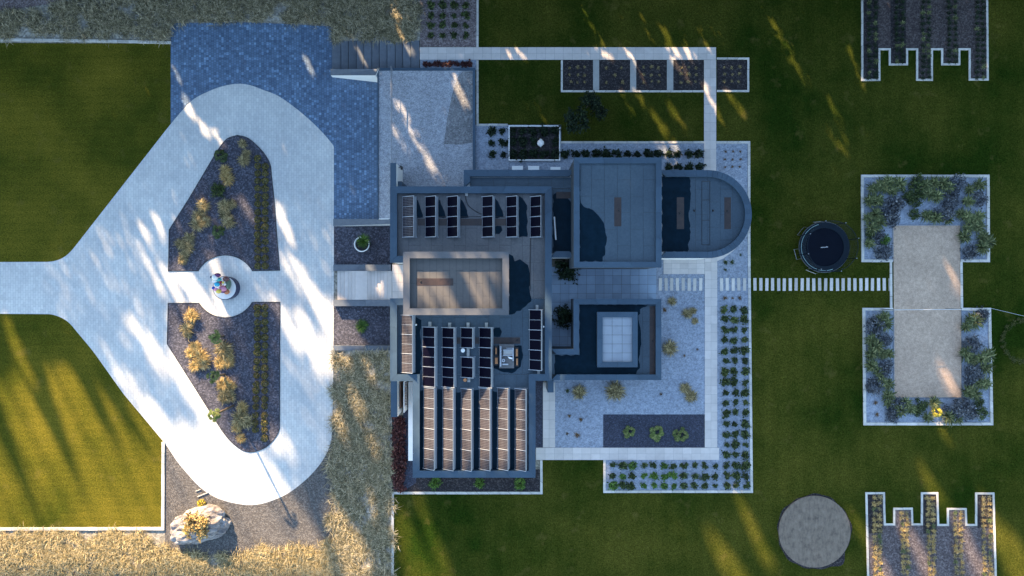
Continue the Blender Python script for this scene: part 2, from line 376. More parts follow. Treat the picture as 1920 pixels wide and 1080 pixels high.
def clip_convex(subj, clip):
    n = len(clip); area = sum(clip[i][0] * clip[(i + 1) % n][1] - clip[(i + 1) % n][0] * clip[i][1] for i in range(n))
    if area < 0: clip = clip[::-1]
    out = subj
    for i in range(n):
        a, b_ = clip[i], clip[(i + 1) % n]; inp = out; out = []
        if not inp: return []
        def side(p): return (b_[0] - a[0]) * (p[1] - a[1]) - (b_[1] - a[1]) * (p[0] - a[0])
        for j in range(len(inp)):
            p, q = inp[j - 1], inp[j]; sp_, sq = side(p), side(q)
            if (sp_ >= 0) != (sq >= 0):
                t = sp_ / (sp_ - sq); out.append((p[0] + (q[0] - p[0]) * t, p[1] + (q[1] - p[1]) * t))
            if sq >= 0: out.append(q)
    return out
ORD = ['first', 'second', 'third', 'fourth', 'fifth', 'sixth', 'seventh', 'eighth', 'ninth', 'tenth', 'eleventh', 'twelfth', 'thirteenth', 'fourteenth', 'fifteenth',
       'sixteenth', 'seventeenth', 'eighteenth', 'nineteenth', 'twentieth', 'twenty-first', 'twenty-second', 'twenty-third', 'twenty-fourth', 'twenty-fifth', 'twenty-sixth',
       'twenty-seventh', 'twenty-eighth', 'twenty-ninth', 'thirtieth'] + ['thirty-' + w for w in ('first', 'second', 'third', 'fourth', 'fifth', 'sixth', 'seventh', 'eighth', 'ninth')]

def tiles(parent, rect, tw, th, z, thick, mat, name='tile', gap=0.012, clip=None, jit=0.002, stagger=False):
    """lay separate tiles over a world rect (x0,y0,x1,y1)"""
    x0, y0, x1, y1 = min(rect[0], rect[2]), min(rect[1], rect[3]), max(rect[0], rect[2]), max(rect[1], rect[3])
    nx = max(1, round((x1 - x0) / tw)); ny = max(1, round((y1 - y0) / th)); tw = (x1 - x0) / nx; th = (y1 - y0) / ny
    shared = None
    for i in range(nx):
        for j in range(-1 if stagger else 0, ny):
            cx = x0 + (i + .5) * tw; cy = y0 + (j + .5) * th + (th * .5 if stagger and i % 2 else 0)
            lo = cy - th / 2; hi = cy + th / 2
            full = True
            if stagger:
                l2, h2 = max(lo, y0), min(hi, y1)
                if h2 - l2 < 0.05: continue
                full = abs(h2 - l2 - th) < 1e-6; lo, hi = l2, h2
            g = gap / 2; zz = z + random.uniform(-jit, jit)
            quad = [(cx - tw / 2 + g, lo + g), (cx + tw / 2 - g, lo + g), (cx + tw / 2 - g, hi - g), (cx - tw / 2 + g, hi - g)]
            if clip is not None:
                q = clip_convex(quad, clip)
                if len(q) < 3: continue
                full = len(q) == 4 and all(abs(a[0] - b_[0]) + abs(a[1] - b_[1]) < 1e-4 for a, b_ in zip(sorted(q), sorted(quad))); quad = q
            if full:
                if shared is None: shared = MB().box(-tw / 2 + g, -th / 2 + g, -thick, tw / 2 - g, th / 2 - g, 0).mesh(name)
                o = link(name, shared, mat, parent); o.location = (cx, (lo + hi) / 2, zz)
            else:
                MB().prism(quad, zz - thick, zz).build(name, mat, parent)

# ------------------------------------------------------------------ ground, lawns, drive
BIG = 260.0
MB().sheet([(-BIG, -BIG), (W(734, 0)[0], -BIG), (W(734, 0)[0], BIG), (-BIG, BIG)], -0.04).build('ground', 'stony_ground', kind='structure', label='stony lower ground west of the house')
xg = W(736, 0, G)[0]
yt = W(0, 130, G)[1]
xn = W(787, 0, G)[0]
MB().prism([(xg, -BIG), (BIG, -BIG), (BIG, BIG), (xn, BIG), (xn, yt), (xg, yt)], -1.0, G - 0.03).build('upper_ground', 'soil', kind='structure', label='raised garden ground under the house')

structure('lawn', 'lawn_left', [(-60, 80), (321, 82), (321, 492), (-60, 492)], 0.0, 'shaded lawn at the upper left above the drive')
structure('lawn', 'lawn_left', [(-60, 586), (306, 586), (306, 991), (-60, 991)], 0.0, 'sunlit lawn at the lower left below the drive')
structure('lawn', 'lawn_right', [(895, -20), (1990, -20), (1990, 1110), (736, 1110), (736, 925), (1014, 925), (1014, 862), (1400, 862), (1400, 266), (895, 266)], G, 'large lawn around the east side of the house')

structure('cobble_yard', 'blue_cobble', [(320, 43), (470, 42), (560, 46), (622, 50), (625, 135), (712, 135), (712, 418), (600, 418), (320, 300)], 0.004, 'blue grey cobbled yard in front of the garage')
structure('gravel_apron', 'asphalt_grit', [(309, 825), (640, 780), (640, 1045), (309, 1045)], 0.0, 'dark grit apron below the looping drive')
drive = [(-60, 491.5), (88, 491), (110, 487), (128, 476), (150, 450), (300, 258), (319, 234), (341, 208), (363, 186), (394, 170), (420, 161), (448, 157), (470, 160), (489, 167), (520, 179), (552, 201),
         (583, 227), (605, 249), (618, 264), (626, 277), (626, 500), (625, 700), (623, 800), (621, 826), (613, 849), (598, 873), (574, 899), (540, 925), (504, 941), (473, 947), (436, 943), (405, 933),
         (379, 917), (358, 896), (332, 865), (309, 831), (231, 738), (178, 663.5), (144, 622), (128, 604), (111, 594), (91, 589), (-60, 588)]
def smooth(pts, sub=5, lim=33):
    out = []; n = len(pts)
    def turn(i):
        a, b__, c = pts[i - 1], pts[i], pts[(i + 1) % n]
        t = math.degrees(math.atan2(c[1] - b__[1], c[0] - b__[0]) - math.atan2(b__[1] - a[1], b__[0] - a[0])); return abs((t + 180) % 360 - 180)
    for i in range(n):
        p1, p2 = pts[i], pts[(i + 1) % n]; p0 = pts[i - 1] if turn(i) < lim else p1; p3 = pts[(i + 2) % n] if turn((i + 1) % n) < lim else p2
        L = math.dist(p1, p2)
        if L > 60: out.append(p1); continue
        t1 = [(p2[k] - p0[k]) * L / (math.dist(p0, p1) + L) for k in (0, 1)]; t2 = [(p3[k] - p1[k]) * L / (math.dist(p2, p3) + L) for k in (0, 1)]
        for s__ in range(sub):
            t = s__ / sub; h = (2 * t ** 3 - 3 * t * t + 1, t ** 3 - 2 * t * t + t, -2 * t ** 3 + 3 * t * t, t ** 3 - t * t)
            out.append(tuple(h[0] * p1[k] + h[1] * t1[k] + h[2] * p2[k] + h[3] * t2[k] for k in (0, 1)))
    return out
drive = smooth(drive)
structure('driveway', 'white_paver', drive, 0.012, 'pale paved driveway looping round two gravel islands')
C0 = (422.5, 537.0); RC = 58.0
def arc(c, r, a0, a1, n):
    return [(c[0] + r * math.cos(R(a0 + (a1 - a0) * i / n)), c[1] + r * math.sin(R(a0 + (a1 - a0) * i / n))) for i in range(n + 1)]
isl1 = [(315.3, 509), (316.6, 431), (354, 372), (399, 296), (413, 274), (426, 259.5), (445, 253), (464, 258), (482.6, 273), (499, 292), (508, 312), (515, 380), (521.5, 466), (525, 507.5)] + \
       arc(C0, RC, -29.5, -150.5, 22)
isl2 = [(314.7, 568), (313, 645), (407, 794), (428, 823), (449.7, 842), (466.5, 848), (483, 846), (501.6, 837), (518, 819), (525, 800.5), (525.4, 566)] + arc(C0, RC, 30, 148, 22)
isl1 = smooth(isl1[:14]) + isl1[14:]; isl2 = smooth(isl2[:11]) + isl2[11:]
for pts, lab in ((isl1, 'upper dark gravel island inside the drive loop'), (isl2, 'lower dark gravel island inside the drive loop')):
    o = structure('gravel_island', 'dark_gravel', pts, 0.03, lab, 0.03)
    p = poly_px(pts, 0.03); q = offset_poly(p, 0.05); mb = MB()
    for i in range(len(p)):
        j = (i + 1) % len(p); mb.prism([p[i], p[j], q[j], q[i]], 0.0, 0.055)
    mb.build('edging', 'black_plastic', o)

# gravel, beds and paved surfaces on the upper level
structure('gravel_bed', 'purple_gravel', [(788, -20), (894, -20), (894, 88), (788, 88)], G + 0.01, 'purple gravel bed with a grid of green plants at the top')
structure('gravel_bed', 'grey_gravel', [(890, 234), (1052, 234), (1052, 267), (1405, 267), (1405, 340), (1408, 560), (1412, 923), (1132, 923), (1132, 855), (1036, 855), (1036, 500), (1240, 500), (1240, 330), (890, 330)], G + 0.006, 'pale grey gravel round the house')
structure('gravel_bed', 'slate_gravel', [(1131, 777), (1325.5, 777), (1326, 840), (1131, 840)], G + 0.012, 'dark slate gravel rectangle with three fan palms')
structure('planting_bed', 'black_mulch', [(736, 779), (780, 779), (780, 880), (1016, 880), (1016, 925), (736, 925)], G + 0.004, 'dark planting bed along the south wall')
structure('gravel_bed', 'slate_gravel', [(756, 712), (780, 712), (780, 905), (757, 921)], G + 0.010, 'narrow slate gravel strip by the west wall')
structure('gravel_bed', 'slate_gravel', [(1000, 712), (1019, 712), (1019, 842), (1000, 842)], G + 0.008, 'narrow slate strip by the solar wing')
structure('gravel_bed', 'grey_gravel', [(788, 111), (894, 111), (894, 131), (788, 131)], G + 0.004, 'gravel strip above the pebble terrace')
# paths
def path(name, label, rect, tw, th, z=G + 0.03, mat='path_slab', gap=.012):
    b0 = W(rect[0], rect[1], z); b1 = W(rect[2], rect[3], z)
    o = MB().box(b0[0], b1[1], z - 0.05, b1[0], b0[1], z - 0.012).build(name, 'joint', kind='structure', label=label)
    tiles(o, (b0[0], b0[1], b1[0], b1[1]), tw, th, z, 0.03, mat, 'slab', gap)
    return o
path('path', 'pale slab path along the top of the garden', (787, 88.5, 1342.6, 112), .82, .56)
path('path', 'pale slab path running down to the round wing', (1320, 112.3, 1343, 330), .56, .82)
path('path', 'pale slab path down the east garden', (1321.5, 475, 1345, 839), .57, .82)
path('path', 'pale slab path along the south garden', (1005, 839.4, 1348.5, 862.5), .82, .57)
path('path', 'pale slab path beside the solar wing', (1018, 717, 1041, 839), .56, .82)
path('path', 'pale slab landing below the round wing', (1244, 484, 1321.2, 514), .80, .50)
structure('path', 'path_slab', [(1320, 480), (1344, 489.5), (1356, 485), (1368, 476), (1379, 466), (1388, 456), (1394, 446), (1380, 430), (1330, 470)], G + 0.025, 'curved pale path edge round the drum')
tb = path('terrace', 'grey tiled terrace between the dark roofs', (1034, 500, 1231, 600), .83, .83, G + 0.03, 'terrace_tile', .028)
path('terrace', 'small tiled yard behind the round bush', (1034, 600.6, 1080, 662), .83, .83, G + 0.03, 'terrace_tile', .028)

def kerb(label, pts, w, z, h=0.10, mat='concrete', closed=False, piece=1.0, name='kerb', kind='structure'):
    """kerb of separate stones along a pixel polyline, w in pixels"""
    P = [Vector(W(p[0], p[1], z)) for p in pts]; ww = w / S / 2 * (H - z) / H
    n = len(P); L_, R_ = [], []
    for i in range(n):
        a = P[i - 1] if (i > 0 or closed) else None; c = P[(i + 1) % n] if (i < n - 1 or closed) else None
        def nn(u, v): d = (v - u).normalized(); return Vector((-d.y, d.x))
        n1 = nn(a, P[i]) if a is not None else nn(P[i], c); n2 = nn(P[i], c) if c is not None else n1
        mtr = (n1 + n2) / (1 + n1.dot(n2)); L_.append(P[i] + mtr * ww); R_.append(P[i] - mtr * ww)
    root = empty(name, (P[0].x, P[0].y, z - h), label=label, kind=kind)
    for i in range(n if closed else n - 1):
        j = (i + 1) % n; ln = (P[j] - P[i]).length; k = max(1, round(ln / piece))
        for s_ in range(k):
            t0, t1 = s_ / k + (0.016 / ln if s_ else 0), (s_ + 1) / k - (0.016 / ln if s_ < k - 1 else 0)
            q = [L_[i].lerp(L_[j], t0), L_[i].lerp(L_[j], t1), R_[i].lerp(R_[j], t1), R_[i].lerp(R_[j], t0)]
            zt = z + random.uniform(-.004, .004); jx = random.uniform(-.006, .006)
            o = MB().prism([(v.x + jx - P[0].x, v.y + jx - P[0].y) for v in q], 0.0, zt - (z - h)).build('kerb_stone', mat, root)
    return root
kerb('pale kerb between the dry grass and the upper left lawn', [(-60, 73.5), (160, 76), (320, 79.5)], 5, 0.10)
kerb('pale kerb round the corner of the sunlit lawn', [(305.5, 829), (305, 991.5), (-60, 992.5)], 5.5, 0.10)
kerb('pale kerb edging the lawn south of the house', [(1015, 863), (1015, 924.5), (736, 924.5), (736, 1110)], 4.5, G + .06)
kerb('pale kerb round the shrub grid on the east side', [(1343, 266.8), (1404.5, 266.8), (1405, 500), (1409.5, 922), (1133.5, 922), (1133.5, 863)], 4.5, G + .06)
kerb('pale kerb along the lawn north of the house', [(1052, 266.8), (1320, 266.8)], 4, G + .06)
kerb('pale kerb at the west end of the upper lawn', [(895.3, 113), (895.3, 234), (952, 234)], 4, G + .06)
kerb('pale kerb beside the purple gravel bed', [(895.3, -20), (895.3, 88)], 4, G + .06)
kerb('pale kerb below the row of mulch beds', [(1053.5, 113), (1053.5, 171), (1319.5, 171)], 3.6, G + .06)
kerb('pale kerb round the separate mulch bed', [(1344, 109.5), (1403, 109.5), (1403, 170.5), (1344, 170.5)], 3.6, G + .06)
for i, (a, b_) in enumerate(((1055.5, 1112), (1123.5, 1181.5), (1193, 1250.5), (1262.5, 1319.5), (1344.5, 1401))):
    structure('mulch_bed', 'black_mulch', [(a, 112.5), (b_, 112.5), (b_, 169.5), (a, 169.5)], G + 0.016, '%s dark mulch bed from the left beside the top path' % ORD[i])
structure('divider_strip', 'ballast', [(1055.5, 112.5), (1319.5, 112.5), (1319.5, 169.5), (1055.5, 169.5)], G + 0.010, 'concrete strips between the mulch beds')

# comb-shaped beds
comb1 = [(1617, -20), (1617, 149.7), (1649, 149.7), (1649, 92), (1668.5, 92), (1668.5, 120.5), (1701, 120.5), (1701, 92), (1720, 92), (1720, 149.5), (1747.5, 149.5), (1747.5, 92), (1767, 92), (1767, 120.3), (1799, 120.3), (1799, 92), (1818.5, 92), (1818.5, 149), (1852.3, 149), (1851, -20)]
comb2 = [(1628.5, 1110), (1624.8, 925), (1657.5, 925), (1659, 983.4), (1677, 983.4), (1677, 954), (1710, 954), (1711, 983.4), (1729, 983.4), (1729, 925), (1757.5, 925), (1759.5, 984.4), (1777.6, 984.4), (1777.6, 954.6), (1810.8, 954.6), (1812, 984.4), (1830.7, 984.4), (1830.7, 925.5), (1863, 925.5), (1868, 1110)]
for pts, w1 in ((comb1, 'upper right'), (comb2, 'lower right')):
    structure('gravel_bed', 'night_gravel' if pts is comb1 else 'plum_gravel', pts, G + 0.012, 'comb shaped purple gravel bed at the ' + w1)
    kerb('pale kerb following the teeth of the %s comb bed' % w1, pts, 3.6, G + .07)
# dark earth in some teeth
for a in ((1619, -20, 1647, 148), (1670, -20, 1699, 119)):
    structure('mulch_strip', 'black_mulch', [(a[0], a[1]), (a[2], a[1]), (a[2], a[3]), (a[0], a[3])], G + 0.018, 'dark mulch strip in the %s tooth of the upper comb bed' % ('first' if a[0] < 1650 else 'second'))
for k, a in enumerate(((1627, 927, 1655, 1000), (1731, 927, 1756, 1000), (1833, 928, 1861, 990))):
    structure('mulch_strip', 'black_mulch', [(a[0], a[1]), (a[2], a[1]), (a[2], a[3]), (a[0], a[3])], G + 0.018, 'dark mulch in the %s tall tooth of the lower comb bed' % ORD[k])

# sand court and its planting beds
structure('sand_court', 'sand', [(1675, 423), (1800.5, 423), (1803, 745), (1677, 745)], G + 0.020, 'long sand court between two planting beds')
structure('planting_bed', 'grey_gravel', [(1617, 330), (1853, 330), (1853, 490), (1617, 490)], G + 0.008, 'upper planting bed round the head of the sand court')
structure('planting_bed', 'grey_gravel', [(1620, 580), (1857, 580), (1860, 796), (1621, 796)], G + 0.008, 'lower planting bed round the foot of the sand court')
kerb('pale kerb round the upper planting bed', [(1674, 489), (1618, 489), (1617.5, 330), (1853, 330), (1854, 489), (1802, 489)], 5, G + .10)
kerb('pale kerb round the lower planting bed', [(1675, 579.8), (1620.3, 579.8), (1622, 795), (1860, 795), (1856, 579.8), (1804, 579.8)], 5, G + .10)
kerb('pale kerb on the west side of the sand court', [(1670.8, 491), (1671.5, 577.5)], 4, G + .10)
kerb('pale kerb on the east side of the sand court', [(1803, 491), (1804, 577.5)], 4, G + .10)
for k, pts in enumerate(([(1674.2, 490), (1674.2, 422.3), (1801.2, 422.3), (1801.6, 490)], [(1676, 581), (1676.5, 746), (1803.6, 746), (1803, 581)])):
    kerb('thin steel edging round the %s of the sand court' % ('head', 'foot')[k], pts, 1.3, G + .06, mat='steel', piece=3, name='edging')

# stepping slabs
sp = empty('stepping_path', W3(1235, 545, G), label='line of stepping slabs from terrace to sand court', kind='structure')
xs = [1235 + 10.83 * i for i in range(8)] + [1350 + 10.85 * i for i in range(5)] + [1413 + 11.02 * i for i in range(24)]
sm = None
for x in xs:
    a = W(x, 521.5, G + .03); b_ = W(x + 5.7, 545, G + .03)
    if sm is None:
        w_, h_ = b_[0] - a[0], a[1] - b_[1]; sm = MB().box(-w_ / 2, -h_ / 2, -.05, w_ / 2, h_ / 2, 0).mesh('slab')
    if 1318 < x < 1346: continue
    o = link('slab', sm, 'weathered_slab', sp)
    o.location = ((a[0] + b_[0]) / 2 - sp.location.x + random.uniform(-.015, .015), (a[1] + b_[1]) / 2 - sp.location.y + random.uniform(-.02, .02), .03 + random.uniform(-.004, .004))
    o.rotation_euler.z = random.uniform(-.02, .02)

# ------------------------------------------------------------------ banks and stairs
def bank(name, px0, py0, px1, py1, zf, label, nx=16, ny=40):
    V, F = [], []
    for j in range(ny + 1):
        for i in range(nx + 1):
            px = px0 + (px1 - px0) * i / nx; py = py0 + (py1 - py0) * j / ny; z = zf(px, py); x, y = W(px, py, z)
            V.append((x, y, z + 0.05 * math.sin(px * .31 + py * .17) * math.sin(py * .23)))
    for j in range(ny):
        for i in range(nx):
            a = j * (nx + 1) + i; F.append((a, a + nx + 1, a + nx + 2, a + 1))
    me = bpy.data.meshes.new(name); me.from_pydata(V, [], F); me.update()
    me.polygons.foreach_set('use_smooth', [True] * len(F))
    return link(name, me, 'stony_ground', kind='structure', label=label)
def z_west(px, py): return 0.02 + (G - 0.1) * min(1, max(0, (px - 640) / 90.0))
bank('bank', 626, 657, 735, 1110, z_west, 'grassy bank between the drive and the house')
def z_top(px, py): return 0.03 + (G - 0.06) * min(1, max(0, (px - 624) / 163.0))
bank('bank', -60, -40, 624, 41, z_top, 'grassy bank along the top left edge', 50, 10)
bank('bank', -60, 41, 319.5, 73, z_top, 'grassy strip above the upper left kerb', 24, 5)
bank('bank', 624, -40, 787, 77, z_top, 'grassy bank above the garden stair', 14, 10)
structure('gravel_patch', 'purple_gravel', [(-60, -40), (-60, 24), (0, 20), (60, 12), (110, 4), (130, -10), (130, -40)], 0.12, 'purple gravel corner at the top left')

# north-west stairs
xl = [622, 639, 653, 668, 682, 697, 711, 725.5, 741, 755, 770, 786.5]
st = empty('garden_stair', W3(622, 130, 0), label='broad grey stone stair climbing to the top path', cat='stair')
for i in range(11):
    z = G * (i + 1) / 11.0
    a = W(xl[i] + 0.6, 76, z); b_ = W(xl[i + 1] - 0.2, 129.5, z)
    o = MB().box(a[0] - st.location.x, b_[1] - st.location.y, z - .5, b_[0] - st.location.x, a[1] - st.location.y, z).build('step', 'dark_stone', st)
# tapering wall beside the stair
pa, pb, pc, pd = W(619, 129.5, .6), W(709, 129.5, 2.25), W(704, 141, 2.25), W(620, 141, .6)
wl_ = empty('retaining_wall', (pa[0], pd[1], 0), label='white tapering retaining wall beside the cobbled yard', cat='wall')
MB().prism([(p[0] - pa[0], p[1] - pd[1]) for p in (pa, pb, pc, pd)], 0, [.56, 2.2, 2.2, .56]).build('wall', 'white_render', wl_)
MB().prism([(p[0] - pa[0], p[1] - pd[1]) for p in (pa, pb, pc, pd)], [.563, 2.203, 2.203, .563], [.62, 2.26, 2.26, .62]).build('coping', 'dark_stone', wl_)

# garage with pebble roof
ga = empty('garage', W3(709, 418, 0), label='garage under a flat pebble roof with thin handrail', cat='garage')
gx, gy = ga.location.x, ga.location.y
def gp(pts, z): return [(x - gx, y - gy) for x, y in poly_px(pts, z)]
ZP = 1.95
MB().prism(gp([(708.5, 130), (890, 130), (890, 335), (790, 345), (732, 345), (732, 411), (708.5, 411)], ZP), 0, ZP - .1).build('wall', 'white_render', ga)
MB().sheet(gp([(710, 132), (887, 132), (887, 352), (736, 352), (736, 409), (710, 409)], ZP), ZP - .05).build('roof', 'light_pebble', ga)
for rr in ((707.5, 127.5, 891, 132.3), (886.5, 132.4, 891, 322), (707.5, 132.4, 710, 411)):
    MB().prism(gp([(rr[0], rr[1]), (rr[2], rr[1]), (rr[2], rr[3]), (rr[0], rr[3])], ZP), ZP - .3, ZP + .03).build('coping', 'coping', ga)
# handrail
rail = empty('handrail', W3(733, 300, ZP), label='thin steel handrail across the pebble roof', cat='handrail')
def rp(px, py, z): a = W(px, py, ZP + 1.0); return (a[0] - rail.location.x, a[1] - rail.location.y, z - ZP)
MB().tube(rp(733.3, 124, ZP + 1.0), rp(733.3, 306, ZP + 1.0), .045).build('rail', 'steel', rail)
MB().tube(rp(733.3, 124, ZP + .5), rp(733.3, 306, ZP + .5), .02).build('rail', 'steel', rail)
for i in range(8): y = 126 + i * 25; MB().tube(rp(733.3, y, ZP - .05), rp(733.3, y, ZP + 1.0), .025).build('post', 'steel', rail)
MB().sheet(gp([(868, 133), (886, 133), (886, 267), (862, 271), (832, 270), (838, 225), (848, 175), (858, 145)], ZP), ZP - .042).build('dark_patch', 'dark_pebble', ga, label='darker patch of pebbles')  # pebbles darker inside this outline

# ------------------------------------------------------------------ entrance: gravel beds, stair, walls
structure('gravel_bed', 'dark_gravel', [(626, 420), (735, 420), (735, 500), (626, 500)], 0.02, 'dark gravel bed with the potted cycad left of the entrance')
structure('gravel_bed', 'dark_gravel', [(626, 570), (735, 570), (735, 652), (626, 652)], 0.02, 'half sunlit gravel bed with a single cycad by the entrance')
en = empty('entrance_stair', W3(632, 562, 0), label='pale entrance stair with a mid landing', cat='stair')
ex = [632.6, 638.5, 646, 653, 660, 666, 689, 696, 702, 708, 714, 720, 726, 735]
for i in range(13):
    z = G * (i + 1) / 13.0
    a = W(ex[i], 508, z); b_ = W(ex[i + 1] - .25, 562, z)
    MB().box(a[0] - en.location.x, b_[1] - en.location.y, max(z - .45, 0.014), b_[0] - en.location.x, a[1] - en.location.y, z).build('step', 'path_slab', en)
a = W(735.2, 496, G + .02); b_ = W(758, 563, G + .02)
tl = MB().box(a[0], b_[1], 1.0, b_[0], a[1], G - .02).build('landing', 'joint', kind='structure', label='entrance landing at the top of the stair')
tiles(tl, (a[0], a[1], b_[0], b_[1]), .6, .8, G + .012, .03, 'path_slab', 'slab')
def low_wall(label, y0, y1, segs, mat='dark_stone', face='dark_stone'):
    o = empty('stair_wall', W3(segs[0][0], y1, 0), label=label, cat='wall')
    for (x0, x1, z) in segs:
        a = W(x0, y0, z); b_ = W(x1 - .3, y1, z)
        MB().box(a[0] - o.location.x, b_[1] - o.location.y, 0, b_[0] - o.location.x, a[1] - o.location.y, z).build('block', mat, o)
    return o
low_wall('stepped dark stone wall on the upper side of the entrance stair', 496, 507.6, [(625, 685, .55), (685, 733, 1.75)])
low_wall('stepped dark stone wall on the lower side of the entrance stair', 562.4, 574, [(625, 685, .55), (685, 733, 1.75)])
low_wall('low dark stone wall above the dry grass bank', 648, 657, [(625, 685, .35), (685, 733, 1.2)])
pa, pb, pc, pd = W(625, 410.5, .1), W(732, 410.5, 1.9), W(732, 420, 1.9), W(625, 424, .1)
gw = empty('garden_wall', (pa[0], pd[1], 0), label='sloping topped wall between cobbled yard and potted cycad', cat='wall')
MB().prism([(p[0] - pa[0], p[1] - pd[1]) for p in (pa, pb, pc, pd)], 0, [.1, 1.85, 1.85, .1]).build('wall', 'white_render', gw)
MB().prism([(p[0] - pa[0], p[1] - pd[1]) for p in (pa, pb, pc, pd)], [.103, 1.853, 1.853, .103], [.13, 1.9, 1.9, .13]).build('coping', 'dark_stone', gw)

# ------------------------------------------------------------------ the house
house = empty('house', W3(960, 640, G), label='flat roofed modern house with dark copings and a round end', cat='house')
hx, hy, hz = house.location
def hl(p): return [(x - hx, y - hy) for x, y in p]
def coping_ring(outer, width, z, skip=(), seg=2.1, base=None, mat='coping'):
    """parapet wall with separate coping panels; outer world polygon"""
    inner = offset_poly(outer, width); n = len(outer)
    par = None; mb = MB()
    for i in range(n):
        if i in skip: continue
        j = (i + 1) % n; mb.prism(hl([outer[i], outer[j], inner[j], inner[i]]), base - hz, z - .06 - hz)
    par = mb.build('parapet', 'coping', house)
    out2 = offset_poly(outer, -.03); in2 = offset_poly(outer, width + .03)
    for i in range(n):
        if i in skip: continue
        j = (i + 1) % n; ln = math.dist(outer[i], outer[j]); k = max(1, round(ln / seg))
        for s_ in range(k):
            g = 0.008 / ln; t0 = s_ / k + g; t1 = (s_ + 1) / k - g
            def lp(a, b__, t): return (a[0] + (b__[0] - a[0]) * t, a[1] + (b__[1] - a[1]) * t)
            zz = z + random.uniform(-.003, .003)
            MB().prism(hl([lp(out2[i], out2[j], t0), lp(out2[i], out2[j], t1), lp(in2[i], in2[j], t1), lp(in2[i], in2[j], t0)]), zz - .055 - hz, zz - hz).build('coping_panel', mat, par)
    return inner
def deck(rects, z, mat, sheet=(1.0, 3.2), clip=None):
    """roof membrane laid in overlapping lengths"""
    mb = MB()
    for r in rects: mb.sheet(hl([(r[0], r[1]), (r[2], r[1]), (r[2], r[3]), (r[0], r[3])]) if clip is None else hl(clip), z - .02 - hz)
    d = mb.build('roof_deck', 'seam', house)
    for r in rects:
        rr = (r[0] - hx, r[1] - hy, r[2] - hx, r[3] - hy)
        tiles(d, rr, sheet[0], sheet[1], z - hz, .012, mat, 'roof_sheet', .02, hl(clip) if clip else None, .003, True)
    return d
def rw(x0, y0, x1, y1, z): a = W(x0, y0, z); b_ = W(x1, y1, z); return (a[0], b_[1], b_[0], a[1])
# main wing
ZA, DA = 5.55, 5.05
A = poly_px([(732, 350), (1034, 350), (1034, 713.5), (1003.5, 713.5), (1003.5, 895), (774.5, 895), (774.5, 714), (732, 714), (732, 560), (757, 560), (757, 492), (732, 492)], ZA)
MB().prism(hl(offset_poly(A, .02)), 0.0 - hz, DA - .1 - hz).build('wall', 'white_render', house)
coping_ring(A, .53, ZA, base=DA - .09)
deck([rw(743, 362, 1023, 492, ZA), rw(757, 492, 1023, 560, ZA)], DA, 'membrane')
deck([rw(743, 560.2, 1023, 703, ZA), rw(786, 703.2, 992, 884, ZA)], DA, 'membrane_blue_shade')
# high stair box
ZC, DC = 8.3, 7.85
C = poly_px([(756.5, 472.5), (953.5, 472.5), (953.5, 590), (756.5, 590)], ZC)
MB().prism(hl(offset_poly(C, .02)), DA - .05 - hz, DC - .1 - hz).build('wall', 'white_render', house)
coping_ring(C, .48, ZC, base=DC - .09, mat='coping_lit')
deck([rw(767, 483, 942.5, 579.5, ZC)], DC, 'membrane_pale', (.55, 2.5))
# link roof
ZF, DF = 5.2, 4.75
F_ = poly_px([(870, 319), (1079, 319), (1079, 482.5), (1031, 482.5), (1031, 352), (870, 352)], ZF)
MB().prism(hl(offset_poly(F_, .02)), G - .5 - hz, DF - .1 - hz).build('wall', 'white_render', house)
coping_ring(F_, .5, ZF, skip=(1, 3, 4), base=DF - .09)
deck([rw(881, 331, 1079, 352, ZF), rw(1031, 352.3, 1079, 474, ZF)], DF, 'membrane_blue_shade')
# square block
ZD, DD = 8.0, 7.78
D = poly_px([(1076.5, 296), (1240, 296), (1240, 501), (1076.5, 501)], ZD)
MB().prism(hl(offset_poly(D, .02)), G - .5 - hz, DD - .1 - hz).build('wall', 'dark_wall', house)
coping_ring(D, .42, ZD, base=DD - .09)
deck([rw(1085, 305, 1231.5, 491.5, ZD)], DD, 'membrane_blue_shade', (1.0, 2.6))
# drum
ZE, DE = 5.7, 5.3
cE = (1327.0, 401.5); rE = 82.0
E = poly_px([(1237, 319.5)] + arc(cE, rE, -90, 90, 26) + [(1237, 483.5)], ZE)
MB().prism(hl(offset_poly(E, .02)), G - .5 - hz, DE - .1 - hz).build('wall', 'white_render', house)
Ein = coping_ring(E, .5, ZE, skip=(len(E) - 1,), seg=.95, base=DE - .09)
deck([rw(1236, 330, 1400, 473, ZE)], DE, 'membrane_blue_shade', (1.0, 2.6), clip=Ein)
# garden roof
ZH, DH = 4.95, 4.5
Hh = poly_px([(1076, 561), (1239.5, 561), (1239.5, 712), (1034, 712), (1034, 655), (1076, 655)], ZH)
MB().prism(hl(offset_poly(Hh, .02)), G - .5 - hz, DH - .1 - hz).build('wall', 'dark_wall', house)
coping_ring(Hh, .42, ZH, skip=(3,), base=DH - .09)
deck([rw(1085, 570, 1231, 703, ZH), rw(1034, 664, 1085, 703, ZH)], DH, 'membrane_blue_shade', (1.2, 3.0))
I_ = poly_px([(1120.6, 585.5), (1195, 585.5), (1195, 688), (1120.6, 688)], 5.35)
MB().prism(hl(offset_poly(I_, .02)), DH - .05 - hz, 5.1 - hz).build('wall', 'dark_wall', house)
coping_ring(I_, .40, 5.35, base=5.11)
dk = MB().sheet(hl(offset_poly(I_, .38)), 5.14 - hz).build('roof_deck', 'joint', house)
q = offset_poly(I_, .41); tiles(dk, (q[0][0] - hx, q[0][1] - hy, q[2][0] - hx, q[2][1] - hy), .80, .84, 5.17 - hz, .02, 'pale_tile', 'tile', .03)
